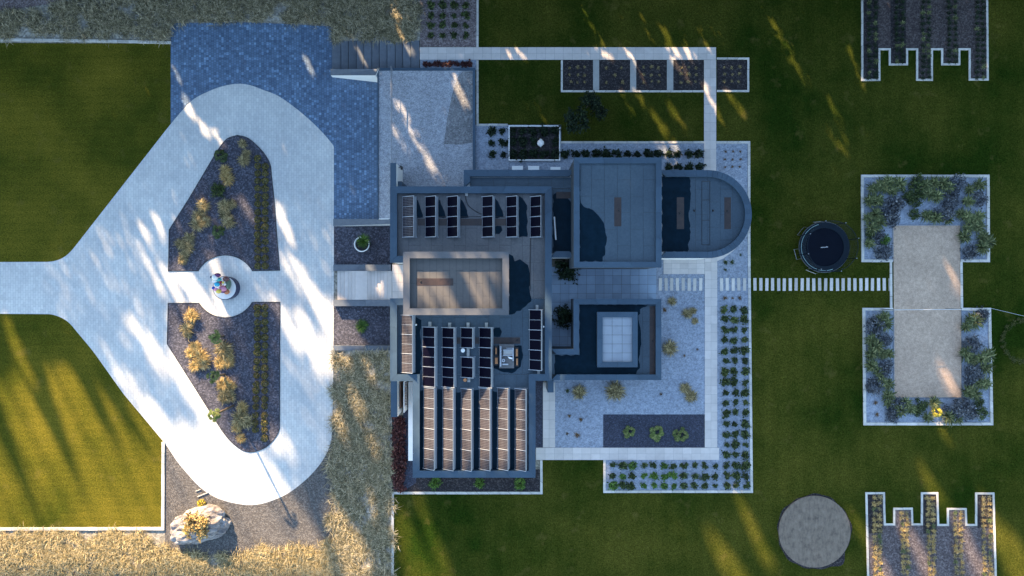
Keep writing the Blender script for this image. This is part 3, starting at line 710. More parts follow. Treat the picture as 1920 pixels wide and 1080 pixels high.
# free walls that carry on from the house
MB().box(*[v for v in (W(732.3, 0, ZA)[0] - hx, W(0, 349.2, ZA)[1] - hy, 0 - hz, W(742.5, 0, ZA)[0] - hx, W(0, 306, ZA)[1] - hy, ZA - .06 - hz)]).build('wall', 'white_render', house)
MB().box(W(731.8, 0, ZA)[0] - hx, W(0, 349.2, ZA)[1] - hy, ZA - .058 - hz, W(743, 0, ZA)[0] - hx, W(0, 305.5, ZA)[1] - hy, ZA - hz).build('coping_panel', 'coping', house)
MB().box(W(744, 0, 4.6)[0] - hx, W(0, 349.8, 4.6)[1] - hy, 1 - hz, W(753.5, 0, 4.6)[0] - hx, W(0, 340, 4.6)[1] - hy, 4.6 - hz).build('coping_panel', 'coping', house)
MB().box(W(1027, 0, 4.6)[0] - hx, W(0, 736, 4.6)[1] - hy, G - hz, W(1038, 0, 4.6)[0] - hx, W(0, 713.4, 4.6)[1] - hy, 4.6 - hz).build('pillar', 'coping', house)
# west side wall with slats and white bench wall
MB().prism(hl(rect_px(733, 714.4, 744.5, 782, 4.2)), 0 - hz, 4.1 - hz).build('wall', 'white_render', house)
for a, b_ in ((714.6, 740), (740.3, 782)):
    MB().prism(hl(rect_px(732.6, a, 744.8, b_, 4.2)), 4.11 - hz, 4.2 - hz).build('coping_panel', 'coping', house)
MB().prism(hl(rect_px(765.5, 716, 775.5, 864, 2.2)), G - hz, 2.2 - hz).build('wall', 'white_render', house, label='white bench height wall')
MB().prism(hl(rect_px(756.5, 716, 758, 774, 3.6)), G - hz, 3.6 - hz).build('post_wall', 'white_render', house)
for i in range(15):
    y = 717 + i * 2.95
    MB().prism(hl(rect_px(758.6, y, 762.5, y + 1.5, 3.4)), 3.3 - hz, 3.4 - hz).build('slat', 'red_brown_slat', house)
MB().prism(hl(rect_px(748, 716, 751.5, 766, 3.0)), G - hz, 3.0 - hz).build('screen', 'red_brown_slat', house)
# drains
def drain(x0, y0, x1, y1, z, mat='drain'):
    MB().prism(hl(rect_px(x0, y0, x1, y1, z)), z - .005 - hz, z + .012 - hz).build('drain_channel', mat, house)
drain(783, 410, 955, 423, DA); drain(840, 632.5, 975.5, 644.5, DA); drain(781, 522, 850, 535.5, DC); drain(1151.7, 370, 1165, 424.5, DD)
drain(1269, 370, 1282.5, 429.5, DE); drain(1358, 370, 1370.5, 429.5, DE); drain(1218, 574, 1229.5, 702, DH); drain(1043, 360, 1070, 372, DF)
mb = MB()
for a, b_ in (((1316, 340), (1316, 459)), ((1331, 340), (1331, 459)), ((1316, 340), (1331, 340)), ((1316, 459), (1331, 459)), ((1316, 375), (1331, 375)), ((1316, 413), (1331, 413))):
    mb.tube((W(*a, DE)[0] - hx, W(*a, DE)[1] - hy, DE + .012 - hz), (W(*b_, DE)[0] - hx, W(*b_, DE)[1] - hy, DE + .012 - hz), .022, n=6)
mb.build('roof_wire', 'cable', house)
for (px, py, z) in ((1160, 395, DD), (1337, 395, DE), (1302, 395, DE), (1275, 400, DE), (1364, 396, DE), (789, 528, DC), (1224, 640, DH), (970, 638, DA)):
    c = W(px, py, z); MB().tube((c[0] - hx, c[1] - hy, z - hz), (c[0] - hx, c[1] - hy, z + .07 - hz), .10, .07, 12).build('roof_outlet', 'black_plastic', house)

# puddles: films of standing water, the south wing one with shade painted in
def puddle(label, pts, z):
    P = poly_px(pts, z); out = []
    for i in range(len(P)):
        a, b_ = P[i], P[(i + 1) % len(P)]; k = max(1, int(math.dist(a, b_) / .25))
        for t in range(k):
            x = a[0] + (b_[0] - a[0]) * t / k; y = a[1] + (b_[1] - a[1]) * t / k
            wob = .05 * math.sin(x * 7.3 + y * 5.1) + .03 * math.sin(x * 15 - y * 11) if k > 1 and t else 0
            out.append((x + wob, y - wob))
    MB().sheet(out, z + .008).build('puddle', 'puddle', label=label, cat='puddle')
puddle('puddle curving across the left of the square roof', [(1086.5, 306), (1087, 350), (1089, 380), (1095, 388), (1112, 394), (1123, 405), (1133, 420), (1138, 445), (1135, 470), (1130, 490), (1086.5, 490.5)], DD)
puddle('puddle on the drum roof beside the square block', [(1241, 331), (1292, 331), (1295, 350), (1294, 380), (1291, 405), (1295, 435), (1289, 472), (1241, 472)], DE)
puddle('puddle on the sunken roof between wing and block', [(1042, 362), (1060, 366), (1078, 388), (1078, 472), (1037, 472), (1037, 365)], DF)
puddle('puddle flooding the garden roof round its raised box', [(1086.5, 571), (1215, 571), (1200, 580), (1197, 600), (1202, 625), (1201, 650), (1198, 670), (1200, 690), (1192, 702), (1040, 702), (1040, 666), (1086.5, 666)], DH)
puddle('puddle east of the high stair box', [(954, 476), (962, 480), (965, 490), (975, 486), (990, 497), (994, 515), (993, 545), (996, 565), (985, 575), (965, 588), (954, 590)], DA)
for i, (a, b_) in enumerate(((778, 793), (819.5, 836), (861, 879))):
    puddle('%s small puddle behind the upper solar arrays' % ORD[i], [(a, 372), (a + 6, 376), (b_ - 3, 395), (b_, 408), (a, 409)], DA)
puddle('puddle behind the fourth upper solar array', [(927, 371), (934, 378), (942, 395), (944, 408), (927, 409)], DA)
puddle('long puddle between the last two upper arrays', [(972, 367), (980, 372), (988, 385), (989, 444), (973, 445)], DA)
puddle('round puddle below the fourth upper array', [(927, 425), (940, 424), (942, 432), (936, 439), (927, 438)], DA)
puddle('puddle beside the roof machine', [(925, 648), (978, 648), (981, 665), (976, 688), (960, 700), (945, 698), (925, 690)], DA)
puddle('puddle beside the tall middle array', [(925, 617), (937, 614), (941, 622), (938, 631), (925, 631)], DA)
puddle('broad dark film of water and painted shade between the south wing arrays', [(787, 733), (815, 729), (860, 736), (895, 731), (930, 735), (960, 730), (991, 736), (991, 882), (787, 882)], DA)  # one dark sheet for both the wet deck and the shade between rows
puddle('puddle in front of the west array', [(776, 592), (790, 600), (788, 630), (791, 660), (788, 700), (776, 702)], DA)

# ------------------------------------------------------------------ solar arrays
pm = {}
def solar(label, x0, y0, x1, y1, n, kind, zd=DA, lo=.14, hi=.80, pairs=True, back=True, ov=0):
    zl, zh = zd + lo, zd + hi
    ax, ay = W(x0, y0, (zl + zh) / 2); _, by = W(x0, y1, (zl + zh) / 2)
    xl_ = W(x0, 0, zl)[0]; xh = W(x1, 0, zh)[0]
    L = math.hypot(xh - xl_, zh - zl); t = math.atan2(zh - zl, xh - xl_); wy = (ay - by) / n
    root = empty('solar_array', (xl_, by, zd), label=label, cat='solar array', group='solar arrays on the flat roof')
    key = (round(L, 2), round(wy, 2), kind)
    if key not in pm:
        g = .012
        me = MB().box(.02, g + .012, -.03, L - .02, wy - g - .012, 0).mesh('panel')
        fr = MB().box(0, g, -.035, L, g + .013, .006).box(0, wy - g - .013, -.035, L, wy - g, .006).box(0, g + .0135, -.035, .02, wy - g - .0135, .006).box(L - .02, g + .0135, -.035, L, wy - g - .0135, .006).mesh('frame')
        pm[key] = (me, fr)
    me, fr = pm[key]
    for i in range(n):
        p = link('panel', me, 'pv_grid' if kind == 'grid' else 'pv_dark', root); p.location = (0, wy * i, lo); p.rotation_euler = (0, -t, 0)
        link('frame', fr, 'aluminium', p)
    for i in range(0, n + 1, 2):           # sloping rails between pairs of panels
        y = wy * i
        d = MB().box(-.05 - ov, y - .018, 0, L + .05 + ov, y + .018, .03).build('rail', 'aluminium', root); d.location = (0, 0, lo + .012); d.rotation_euler = (0, -t, 0)
        bx_ = xh - xl_
        MB().box(-.06, y - .03, 0, bx_ + .18, y + .03, .05).tube((bx_, y, .03), (bx_, y, hi - .05), .022, n=6).tube((0.02, y, .03), (0.02, y, lo), .022, n=6).build('support', 'aluminium', root)
    if back:
        bx_ = xh - xl_
        MB().prism([(bx_ + .02, 0.02), (bx_ + .17, 0.02), (bx_ + .17, wy * n - .02), (bx_ + .02, wy * n - .02)], [hi - .06, .12, .12, hi - .06], [hi - .045, .135, .135, hi - .045]).build('wind_plate', 'aluminium', root)
    return root
for i, (a, b_) in enumerate(((755, 775.5), (797.4, 816.5), (838.5, 858), (904, 924), (949.6, 969), (994.4, 1014))):
    solar('%s solar array from the left in the top row of four panel arrays' % ORD[i], a, 368, b_, 444, 4, 'grid' if i == 0 else 'dark')
solar('tall sunlit array against the west parapet beside the high box', 752, 591, 773, 699, 6, 'grid')
solar('brown lit six panel array left of the middle group', 792.5, 613.5, 815, 725, 6, 'dark', ov=.05)
solar('second six panel array of the middle group', 829, 614.5, 851, 726, 6, 'dark', ov=.05)
solar('short two panel array, upper of the broken column', 864, 614.5, 886, 652, 2, 'dark', ov=.05)
solar('short two panel array, lower of the broken column', 864.5, 670, 886.5, 708, 2, 'dark', ov=.05)
solar('six panel array left of the roof machine', 898.5, 614.5, 921, 726.5, 6, 'dark', ov=.05)
solar('six panel array against the east parapet', 992.5, 581, 1015, 694, 6, 'dark', ov=.05)
for i, (a, b_, y) in enumerate(((794, 814, 727.5), (830, 849.5, 728.5), (864.5, 883.5, 729.5), (898.5, 918.5, 728.5), (932.5, 952.5, 728), (965.5, 986, 729.5))):
    solar('%s long array from the left on the south wing, eight panels' % ORD[i], a, y, b_, y + 152.5, 8, 'grid')
for i, (px, py, w_, h_) in enumerate(((806, 608, 5.5, 9), (843, 609.5, 5.5, 9), (877.6, 609.5, 5.5, 9), (912, 609.5, 5.5, 9), (1007, 576.5, 5, 9), (1010, 698.5, 5, 8), (877.7, 661.5, 5, 17), (879, 712.5, 5.5, 8))):
    a = W(px - w_ / 2, py - h_ / 2, DA + .15); b_ = W(px + w_ / 2, py + h_ / 2, DA + .15)
    o = MB().box((a[0] - b_[0]) / 2, (b_[1] - a[1]) / 2, 0, (b_[0] - a[0]) / 2, (a[1] - b_[1]) / 2, .14).box((a[0] - b_[0]) / 2 + .02, -.02, .14, (b_[0] - a[0]) / 2 - .02, .02, .17).build('ballast_block', 'ballast',
        label='grey ballast block at the %s' % ('head of the brown lit array', 'head of the second middle array', 'head of the broken array column', 'head of the array left of the machine', 'head of the east parapet array',
              'foot of the east parapet array', 'gap in the broken array column', 'foot of the broken array column')[i], cat='ballast block', group='ballast blocks of the solar arrays')
    o.location = ((a[0] + b_[0]) / 2, (a[1] + b_[1]) / 2, DA + .02)
# roof vents
def vent(label, px, py, mat, r=.13, h=.35):
    c = W(px, py, DA + h); v = empty('roof_vent', (c[0], c[1], DA), label=label, cat='vent')
    MB().tube((0, 0, 0), (0, 0, h), r * .7, r * .7, 12).build('pipe', 'aluminium', v)
    MB().tube((0, 0, h), (0, 0, h + .05), r, r, 14).tube((0, 0, h + .05), (0, 0, h + .12), r, r * .3, 14).build('cap', mat, v)
vent('white capped vent in the broken array column', 868, 657, 'white_plastic', .18)
vent('rust capped vent below the broken array column', 872, 712.5, 'orange_block', .15)
vent('small white vent beside the west array', 780, 609, 'white_plastic', .08)
vent('small white vent beside the east array', 1019.5, 612.5, 'white_plastic', .08)
# roof machine: open air handling unit
um = empty('roof_machine', W3(949, 690, DA), label='open grey ventilation machine between black feet on the roof', cat='machine')
def ul(px, py, z=DA + .7): a = W(px, py, z); return (a[0] - um.location.x, a[1] - um.location.y)
def ubox(x0, y0, x1, y1, z0, z1, mat, name): a = ul(x0, y0); b_ = ul(x1, y1); return MB().box(a[0], b_[1], z0, b_[0], a[1], z1).build(name, mat, um)
ubox(936, 646, 964, 691, .12, .5, 'membrane', 'casing')
ubox(937.5, 649, 940, 687, .5, .78, 'aluminium', 'side_rail'); ubox(943, 655.5, 962, 657, .5, .74, 'aluminium', 'cross_rail'); ubox(943, 665.5, 962, 667, .5, .74, 'aluminium', 'cross_rail')
ubox(944, 657.3, 962, 665.2, .5, .62, 'ballast', 'panel'); ubox(961, 652, 963, 677, .5, .72, 'aluminium', 'side_rail'); ubox(942, 682, 953, 684.5, .5, .7, 'aluminium', 'cross_rail')
for i in range(9): ubox(950 + i * 1.4, 652, 950.7 + i * 1.4, 655, .5, .7, 'aluminium', 'fin')
a = ul(944, 676); MB().ring(a, .06, .14, .5, .74, 16).build('fan', 'aluminium', um)
a = ul(956, 671); MB().prism([(a[0] - .2, a[1] + .12), (a[0] + .2, a[1] + .02), (a[0] + .22, a[1] - .12), (a[0] - .05, a[1] - .08)], .5, .72).build('cover', 'white_plastic', um)
mb = MB()
for k in range(7):
    p = ul(938.3 + k * .25, 650 + k * 5.3); mb.tube((p[0], p[1], .79), (p[0] + .12, p[1] - .1, .82), .018, n=5)
mb.build('clamp', 'steel', um)
for i, (px, py, w_, h_) in enumerate(((930, 659, 2.6, 12), (930.5, 677.5, 5, 11.5), (969, 662, 3.6, 14), (969.4, 679.5, 3, 12.5))):
    b0 = ul(px - w_ / 2 - 1.5, py - h_ / 2 - 3); b1 = ul(px + w_ / 2 + 1.5, py + h_ / 2 + 3)
    f_ = MB().box(b0[0], b1[1], 0.01, b1[0], b0[1], .22).build('foot', 'black_plastic', um)
    b0 = ul(px - w_ / 2, py - h_ / 2); b1 = ul(px + w_ / 2, py + h_ / 2)
    MB().box(b0[0], b1[1], .22, b1[0], b0[1], .33).build('pad', 'orange_block', f_)
# cables on the roof
def cable(label, pts, z, r=.03):
    P = [Vector(W3(p[0], p[1], z + r + .01)) for p in pts]; Q = []
    for k in range(len(P) - 1):          # Catmull-Rom through the points
        p0, p1, p2, p3 = P[max(k - 1, 0)], P[k], P[k + 1], P[min(k + 2, len(P) - 1)]
        for t in (0, .25, .5, .75): Q.append(.5 * ((2 * p1) + (p2 - p0) * t + (2 * p0 - 5 * p1 + 4 * p2 - p3) * t * t + (3 * p1 - p0 - 3 * p2 + p3) * t ** 3))
    Q.append(P[-1]); mb = MB()
    for k in range(len(Q) - 1): mb.tube(Q[k], Q[k + 1], r, n=6)
    return mb.build('cable', 'cable', label=label, cat='cable')
cable('black cable looping between the upper arrays', [(873, 366), (874, 374), (878, 385), (890, 395), (903, 402)], DA)
cable('straight black cable down the east of the main roof', [(995, 446), (994.5, 470), (994, 500), (994, 545)], DA)
cable('thin black cable along the upper arrays', [(819, 406), (860, 406.5), (905, 406), (950, 407)], DA, .02)
a = W3(875, 365.5, DA); MB().box(-.12, -.1, 0, .12, .1, .25).build('junction_box', 'ballast', label='small grey junction box by the top parapet', cat='box').location = a
a = W3(1041, 428, DF + .1); o = MB().tube((-.08, 1.0, .05), (.06, -1.0, .05), .07, n=8).build('pipe', 'white_plastic', label='white pipe lying on the sunken roof', cat='pipe'); o.location = (a[0], a[1], DF + .03)

# ------------------------------------------------------------------ small built things
for i, (x0, y0, x1, y1) in enumerate(((960, 311, 980.5, 320), (990, 311, 1011, 320), (1032, 313, 1051, 320))):
    a = W(x0, y0, G + .45); b_ = W(x1, y1 + 3, G + .45); bn = empty('bench', (a[0], b_[1], G), label='%s of the three white benches by the north wall' % ('leftmost', 'middle one', 'rightmost')[i], cat='bench', group='white benches by the north wall')
    w_, h_ = b_[0] - a[0], a[1] - b_[1]
    MB().box(0, 0, .38, w_, h_, .45).build('seat', 'white_plastic', bn)
    for q in (.05, w_ - .13): MB().box(q, .05, 0, q + .08, h_ - .05, .38).build('leg', 'white_plastic', bn)
# raised planter with thin white wall
pl = empty('raised_planter', W3(953, 301, G), label='dark raised planter with a thin white rim north of the house', cat='planter')
pts = [(953.5, 235), (1050.5, 235), (1050.5, 301), (953.5, 301)]
o_ = poly_px(pts, G + .35); i_ = offset_poly(o_, .10)
for k, nm in enumerate(('rim', 'rim', 'rim', 'rim')):
    j = (k + 1) % 4; MB().prism([(p[0] - pl.location.x, p[1] - pl.location.y) for p in (o_[k], o_[j], i_[j], i_[k])], 0, .35).build(nm, 'white_render', pl)
MB().sheet([(p[0] - pl.location.x, p[1] - pl.location.y) for p in i_], .12).build('soil', 'black_mulch', pl)
def stone(name, label, px, py, z, r, mat, seed=1, cat='stone', squash=.6, sub=2):
    import bmesh
    bm = bmesh.new(); bmesh.ops.create_icosphere(bm, subdivisions=sub, radius=1)
    rr = random.Random(seed)
    ph = [rr.uniform(0, 6) for _ in range(6)]
    for v in bm.verts:
        d = 1 + .18 * math.sin(3 * v.co.x + ph[0]) * math.cos(2.5 * v.co.y + ph[1]) + .1 * math.sin(6 * v.co.z + 5 * v.co.x + ph[2])
        v.co = Vector((v.co.x * d * r[0], v.co.y * d * r[1], v.co.z * d * r[2]))
    me = bpy.data.meshes.new(name); bm.to_mesh(me); bm.free()
    for p in me.polygons: p.use_smooth = True
    o = link(name, me, mat, label=label, cat=cat); o.location = W3(px, py, z); return o
stone('stone', 'white stone lying in the raised planter', 1013.5, 268, G + .35, (.28, .36, .22), 'white_render', 3)
# spotlight on the wall
c = W3(752, 314, 4.2); spl = empty('spotlight', c, label='black spotlight on the white wall above the pebble roof', cat='spotlight')
MB().box(-.45, -.03, -.03, -.1, .03, .03).build('arm', 'black_plastic', spl)
MB().prism([(-.14, .2), (.16, .06), (.16, -.16), (-.02, -.2)], -.12, .12).build('head', 'black_plastic', spl)
# round tank cover
tc = W3(1527.5, 997, G + .12); tk = empty('tank_cover', (tc[0], tc[1], G), label='round weathered concrete tank cover in the lawn', cat='tank cover')
RT = 67 * (H - G) / H / S
mb = MB(); n = 96; ring_ = [(RT * math.cos(2 * math.pi * i / n), RT * math.sin(2 * math.pi * i / n)) for i in range(n)]
mb.prism(ring_, -.2, .14).build('slab', 'tank_concrete', tk)
mb = MB(); V = []
for i in range(n):
    t = 2 * math.pi * i / n; rr = RT + .12 + .07 * math.sin(5 * t + 1) + .05 * math.sin(13 * t) + (.55 * math.exp(-((t - 5.42) / .22) ** 2)) + .12 * math.exp(-((t - 4.6) / .5) ** 2)
    V.append((rr * math.cos(t), rr * math.sin(t)))
mb.prism(V, -.2, .014).build('soil_rim', 'black_mulch', tk)
# grass mound at the right edge
V, F = [], []; c = W(1912, 640, G); n = 40
for k in range(9):
    r_ = 1.75 * k / 8; z = .42 * (1 - (k / 8) ** 2) ** 1.2 + .004
    for i in range(n): t = 2 * math.pi * i / n; V.append((c[0] + r_ * math.cos(t), c[1] + r_ * math.sin(t) * 1.15, G + z))
for k in range(8):
    for i in range(n): j = (i + 1) % n; F.append((k * n + i, (k + 1) * n + i, (k + 1) * n + j, k * n + j))
me = bpy.data.meshes.new('mound'); me.from_pydata(V, [], F); me.update(); me.polygons.foreach_set('use_smooth', [True] * len(F))
mound = link('grass_mound', me, 'lawn_right', kind='structure', label='low round grass mound at the right edge')
# volleyball net
nv = empty('volleyball_net', W3(1740, 581, G), label='thin volleyball net stretched across the sand court', cat='net')
zt = G + 2.2
def nl(px, py, z): a = W(px, py, z); return (a[0] - nv.location.x, a[1] - nv.location.y, z - G)
MB().tube(nl(1676, 581, zt), nl(1803, 580, zt), .025, n=6).build('cord', 'print_white', nv)
MB().tube(nl(1676, 581, zt), nl(1676, 581, zt)[:2] + (0,), .04, n=8).build('post', 'steel', nv)
MB().tube(nl(1803, 580, zt), nl(1803, 580, zt)[:2] + (0,), .04, n=8).build('post', 'steel', nv)
MB().tube(nl(1803, 580, zt), nl(1858, 578, G + .5), .012, n=5).tube(nl(1858, 578, G + .5), nl(1960, 602, G + .1), .012, n=5).build('guy_rope', 'print_white', nv)

# trampoline
tp = empty('trampoline', W3(1546, 463.5, G + .85)[:2] + (G,), label='dark blue round trampoline with safety net on the lawn', cat='trampoline')
z0 = .85; r_in, r_out = 1.72, 2.26
MB().prism([(r_in * math.cos(2 * math.pi * i / 64), r_in * math.sin(2 * math.pi * i / 64)) for i in range(64)], z0 - .03, z0 - .012).build('mat', 'trampoline_mat', tp)
pad = MB().ring((0, 0), r_in + .005, r_out, z0 - .02, z0 + .03, 72).build('pad', 'trampoline_pad', tp)
MB().ring((0, 0), 2.09, 2.125, z0 + .034, z0 + .042, 72, R(105), R(290)).build('piping', 'piping', pad)
MB().ring((0, 0), r_out - .04, r_out + .03, z0 - .12, z0 - .03, 72).build('frame', 'steel', tp)
for i in range(8):
    t = 2 * math.pi * i / 8 + .3; cx, cy = math.cos(t), math.sin(t)
    pole = MB().tube((2.3 * cx, 2.3 * cy, .3), (2.3 * cx, 2.3 * cy, 2.55), .03, n=8).build('pole', 'trampoline_mat', tp)
    MB().tube((2.3 * cx, 2.3 * cy, 2.55), (2.3 * cx, 2.3 * cy, 2.62), .045, n=8).build('cap', 'steel', pole)
for t in (R(95), R(140), R(195), R(248), R(300), R(20)):
    a0, a1 = t - .2, t + .2; r_ = 2.42
    MB().tube((r_ * math.cos(a0), r_ * math.sin(a0), .05), (r_ * math.cos(a1), r_ * math.sin(a1), .05), .028, n=6).tube((r_ * math.cos(a0), r_ * math.sin(a0), .05), (2.26 * math.cos(a0), 2.26 * math.sin(a0), .8), .025, n=6).tube((r_ * math.cos(a1), r_ * math.sin(a1), .05), (2.26 * math.cos(a1), 2.26 * math.sin(a1), .8), .025, n=6).build('leg', 'steel', tp)
V, F = [], []
for i in range(64):
    t = 2 * math.pi * i / 64; k = 1 - .03 * abs(math.sin(4 * (t - .3)))
    V += [(2.2 * math.cos(t), 2.2 * math.sin(t), z0 + .05), (2.26 * k * math.cos(t), 2.26 * k * math.sin(t), 2.45)]
for i in range(64): j = (i + 1) % 64; F.append((2 * i, 2 * j, 2 * j + 1, 2 * i + 1))
me = bpy.data.meshes.new('net'); me.from_pydata(V, [], F); me.update(); link('safety_net', me, 'net', tp)
MB().ring((0, 0), 2.2, 2.235, 2.44, 2.47, 64).build('net_hoop', 'trampoline_pad', tp)
mb = MB()   # small pale script printed on the mat
for k, (x, h_) in enumerate(((-.30, .07), (-.22, .05), (-.14, .08), (-.05, .05), (.04, .06), (.12, .05), (.20, .09), (.28, .06))):
    mb.prism([(x - .028, -.035 + x * .08), (x + .028, -.03 + x * .08), (x + .034, -.03 + h_ + x * .08), (x - .022, -.035 + h_ + x * .08)], z0 - .008, z0 - .004)
mb.build('printed_mark', 'print_white', tp)

# sculpture on a round plinth (abstract coloured shapes)
cs = W(421, 540, .75); sc = empty('sculpture', (cs[0], cs[1], 0), label='colourful sculpture of rounded painted shapes on round white plinth', cat='sculpture')
mb = MB(); n = 48
for (r0, zz) in ((1.06, .012), (1.10, .70)): mb.v += [(r0 * math.cos(2 * math.pi * i / n) + (.10 if zz < .1 else 0), r0 * math.sin(2 * math.pi * i / n), zz) for i in range(n)]
for i in range(n): j = (i + 1) % n; mb.f.append((i, j, n + j, n + i))
mb.f.append(tuple(range(n, 2 * n))); pth = mb.build('plinth', 'paint_navy', sc)
MB().prism([(1.04 * math.cos(2 * math.pi * i / n), 1.04 * math.sin(2 * math.pi * i / n)) for i in range(n)], .702, .75).build('plinth_top', 'paint_white', pth)
import bmesh
def blob(c, r, mat, name='shape'):
    bm = bmesh.new(); bmesh.ops.create_uvsphere(bm, u_segments=14, v_segments=10, radius=1)
    for v in bm.verts: v.co = Vector((v.co.x * r[0], v.co.y * r[1], v.co.z * r[2]))
    me = bpy.data.meshes.new(name); bm.to_mesh(me); bm.free()
    for p in me.polygons: p.use_smooth = True
    o = link(name, me, mat, sc); o.location = c; return o
def sb(px, py, z, r, mat, name='shape'):
    a = W(px, py, z); return blob((a[0] - cs[0], a[1] - cs[1], z), r, mat, name)
# positions follow the colours seen from above
sb(424, 523, 1.45, (.28, .26, .42), 'paint_brown'); sb(428, 532, 1.15, (.24, .55, .4), 'paint_green'); sb(418, 541, 1.3, (.35, .3, .5), 'paint_pink')
sb(425, 547, 1.0, (.26, .25, .25), 'paint_orange'); sb(418, 546, 1.15, (.28, .18, .4), 'paint_purple'); sb(412, 529, 1.8, (.2, .18, .3), 'paint_red')
sb(407, 533, 2.1, (.24, .22, .3), 'paint_cyan'); sb(409, 524, 2.2, (.3, .2, .3), 'paint_teal'); sb(403, 520, 2.5, (.28, .3, .32), 'paint_white')
sb(408, 516, 2.5, (.28, .2, .28), 'paint_purple'); sb(396.5, 519.5, 2.5, (.13, .13, .13), 'paint_navy'); sb(402, 527.5, 2.3, (.24, .12, .2), 'paint_white')
sb(410, 546, 2.0, (.24, .22, .3), 'paint_yellow'); sb(405, 543, 2.1, (.2, .16, .25), 'paint_pink'); sb(400, 540, 2.2, (.15, .15, .15), 'paint_blue')
sb(418, 529.5, 1.8, (.12, .12, .12), 'paint_yellow'); sb(421.5, 533, 1.7, (.13, .12, .12), 'paint_white'); sb(414, 534, 1.9, (.1, .12, .1), 'paint_orange')

# ------------------------------------------------------------------ plants
def blade_mesh(name, n, r, h, w, seed, base=.15, droop=.5, lv=(0, .4, .75, 1.0), flat=1.0, az=None, rmin=.45):
    g = np.random.default_rng(seed); a = g.uniform(0, 2 * np.pi, n) if az is None else az + g.normal(0, .6, n)
    d = r * g.uniform(rmin, 1.0, n); hh = h * g.uniform(.55, 1.0, n); bx = g.normal(0, base * r, (n, 2))
    V = np.zeros((n, 7, 3)); sx, sy = np.cos(a), np.sin(a); px, py = -sy, sx
    ww = w * g.uniform(.7, 1.3, n); bend = g.normal(0, .25, n)
    for k, t in enumerate(lv):
        rad = d * (t ** 1.15); zz = hh * (1 - (1 - t) ** 2) - droop * h * t ** 3 * g.uniform(.5, 1.2, n); zz = np.maximum(zz, .01)
        ca, sa = np.cos(a + bend * t), np.sin(a + bend * t)
        cx = bx[:, 0] + ca * rad; cy = bx[:, 1] + sa * rad; wk = ww * (.8, 1.0, .65, 0)[k]
        if k < 3:
            V[:, 2 * k] = np.stack([cx - px * wk, cy - py * wk, zz * flat], 1); V[:, 2 * k + 1] = np.stack([cx + px * wk, cy + py * wk, zz * flat], 1)
        else: V[:, 6] = np.stack([cx, cy, zz * flat], 1)
    o = np.arange(n)[:, None] * 7
    F = np.concatenate([o + [0, 1, 3], o + [0, 3, 2], o + [2, 3, 5], o + [2, 5, 4], o + [4, 5, 6]])
    return V.reshape(-1, 3), F
def leaf_quads(C_, size, g, upbias=.6, aspect=.5):
    """diamond leaves at centres C_"""
    n = len(C_); d = g.normal(0, 1, (n, 3)); d[:, 2] *= (1 - upbias); d /= np.linalg.norm(d, axis=1)[:, None]
    u = g.normal(0, 1, (n, 3)); u[:, 2] *= (1 - upbias); u = np.cross(d, np.cross(u, d)); u /= np.linalg.norm(u, axis=1)[:, None] + 1e-9
    s_ = (size * g.uniform(.6, 1.3, n))[:, None]
    V = np.stack([C_ - d * s_, C_ + u * s_ * aspect, C_ + d * s_, C_ - u * s_ * aspect], 1)
    F = np.arange(n)[:, None] * 4 + np.array([0, 1, 2, 3]); return V.reshape(-1, 3), F
def ball_mesh(seed, n=260, flat=.8, size=.16):
    g = np.random.default_rng(seed); p = g.normal(0, 1, (n, 3)); p /= np.linalg.norm(p, axis=1)[:, None]; p[:, 2] = np.abs(p[:, 2]) * flat + .05
    p *= g.uniform(.75, 1.0, n)[:, None]; V, F = leaf_quads(p, size, g, .2); return mesh_np('ball', V, F)
def bush_mesh(seed, n=420, clumps=14, size=.13, spread=.28, flat=.75):
    g = np.random.default_rng(seed); c = g.normal(0, 1, (clumps, 3)); c /= np.linalg.norm(c, axis=1)[:, None]
    c *= g.uniform(.35, .85, clumps)[:, None]; c[:, 2] = np.abs(c[:, 2]) * flat + .15
    p = c[g.integers(0, clumps, n)] + g.normal(0, spread * .55, (n, 3)); p[:, 2] = np.maximum(p[:, 2], .03)
    V, F = leaf_quads(p, size, g, .45); return mesh_np('bush', V, F)
def fan_mesh(seed, fronds=22, leaflets=11, r=1.0, h=.55):
    g = np.random.default_rng(seed); V, F = [], []
    for i in range(fronds):
        a = 2 * np.pi * i / fronds * 2.399 / .3927 + g.uniform(-.3, .3); d = g.uniform(.03, .60) * r; zz = h * g.uniform(.5, 1.1) * (1.15 - d / r)
        c = np.array([math.cos(a) * d, math.sin(a) * d, zz]); R0 = .42 * r * g.uniform(.8, 1.15); tilt = g.uniform(-.25, .35)
        b0 = len(V); V += [tuple(np.array([math.cos(a + .05) * .03, math.sin(a + .05) * .03, zz * .6])), tuple(np.array([math.cos(a - .05) * .03, math.sin(a - .05) * .03, zz * .6])), tuple(c)]; F.append((b0, b0 + 1, b0 + 2))
        for k in range(leaflets):
            t = a + (k - (leaflets - 1) / 2) * 2.3 / leaflets; e = c + R0 * np.array([math.cos(t), math.sin(t), -.35 + tilt]) * (1 - .25 * abs(k - (leaflets - 1) / 2) / leaflets)
            mpt = c + (e - c) * .55; s_ = .045 * r; pv_ = np.array([-math.sin(t), math.cos(t), 0]) * s_
            b0 = len(V); V += [tuple(c), tuple(mpt - pv_), tuple(e), tuple(mpt + pv_)]; F += [(b0, b0 + 1, b0 + 2), (b0, b0 + 2, b0 + 3)]
    return mesh_np('fan', np.array(V), np.array(F))
def variants(fn, n=4): return [fn(s_) for s_ in range(n)]
def tuft(n=150, h=.8, w=.022, droop=.5, base=.16, rmin=.45): return lambda s_: mesh_np('tuft', *blade_mesh('tuft', n, 1.0, h, w, 100 + s_, base, droop, rmin=rmin))
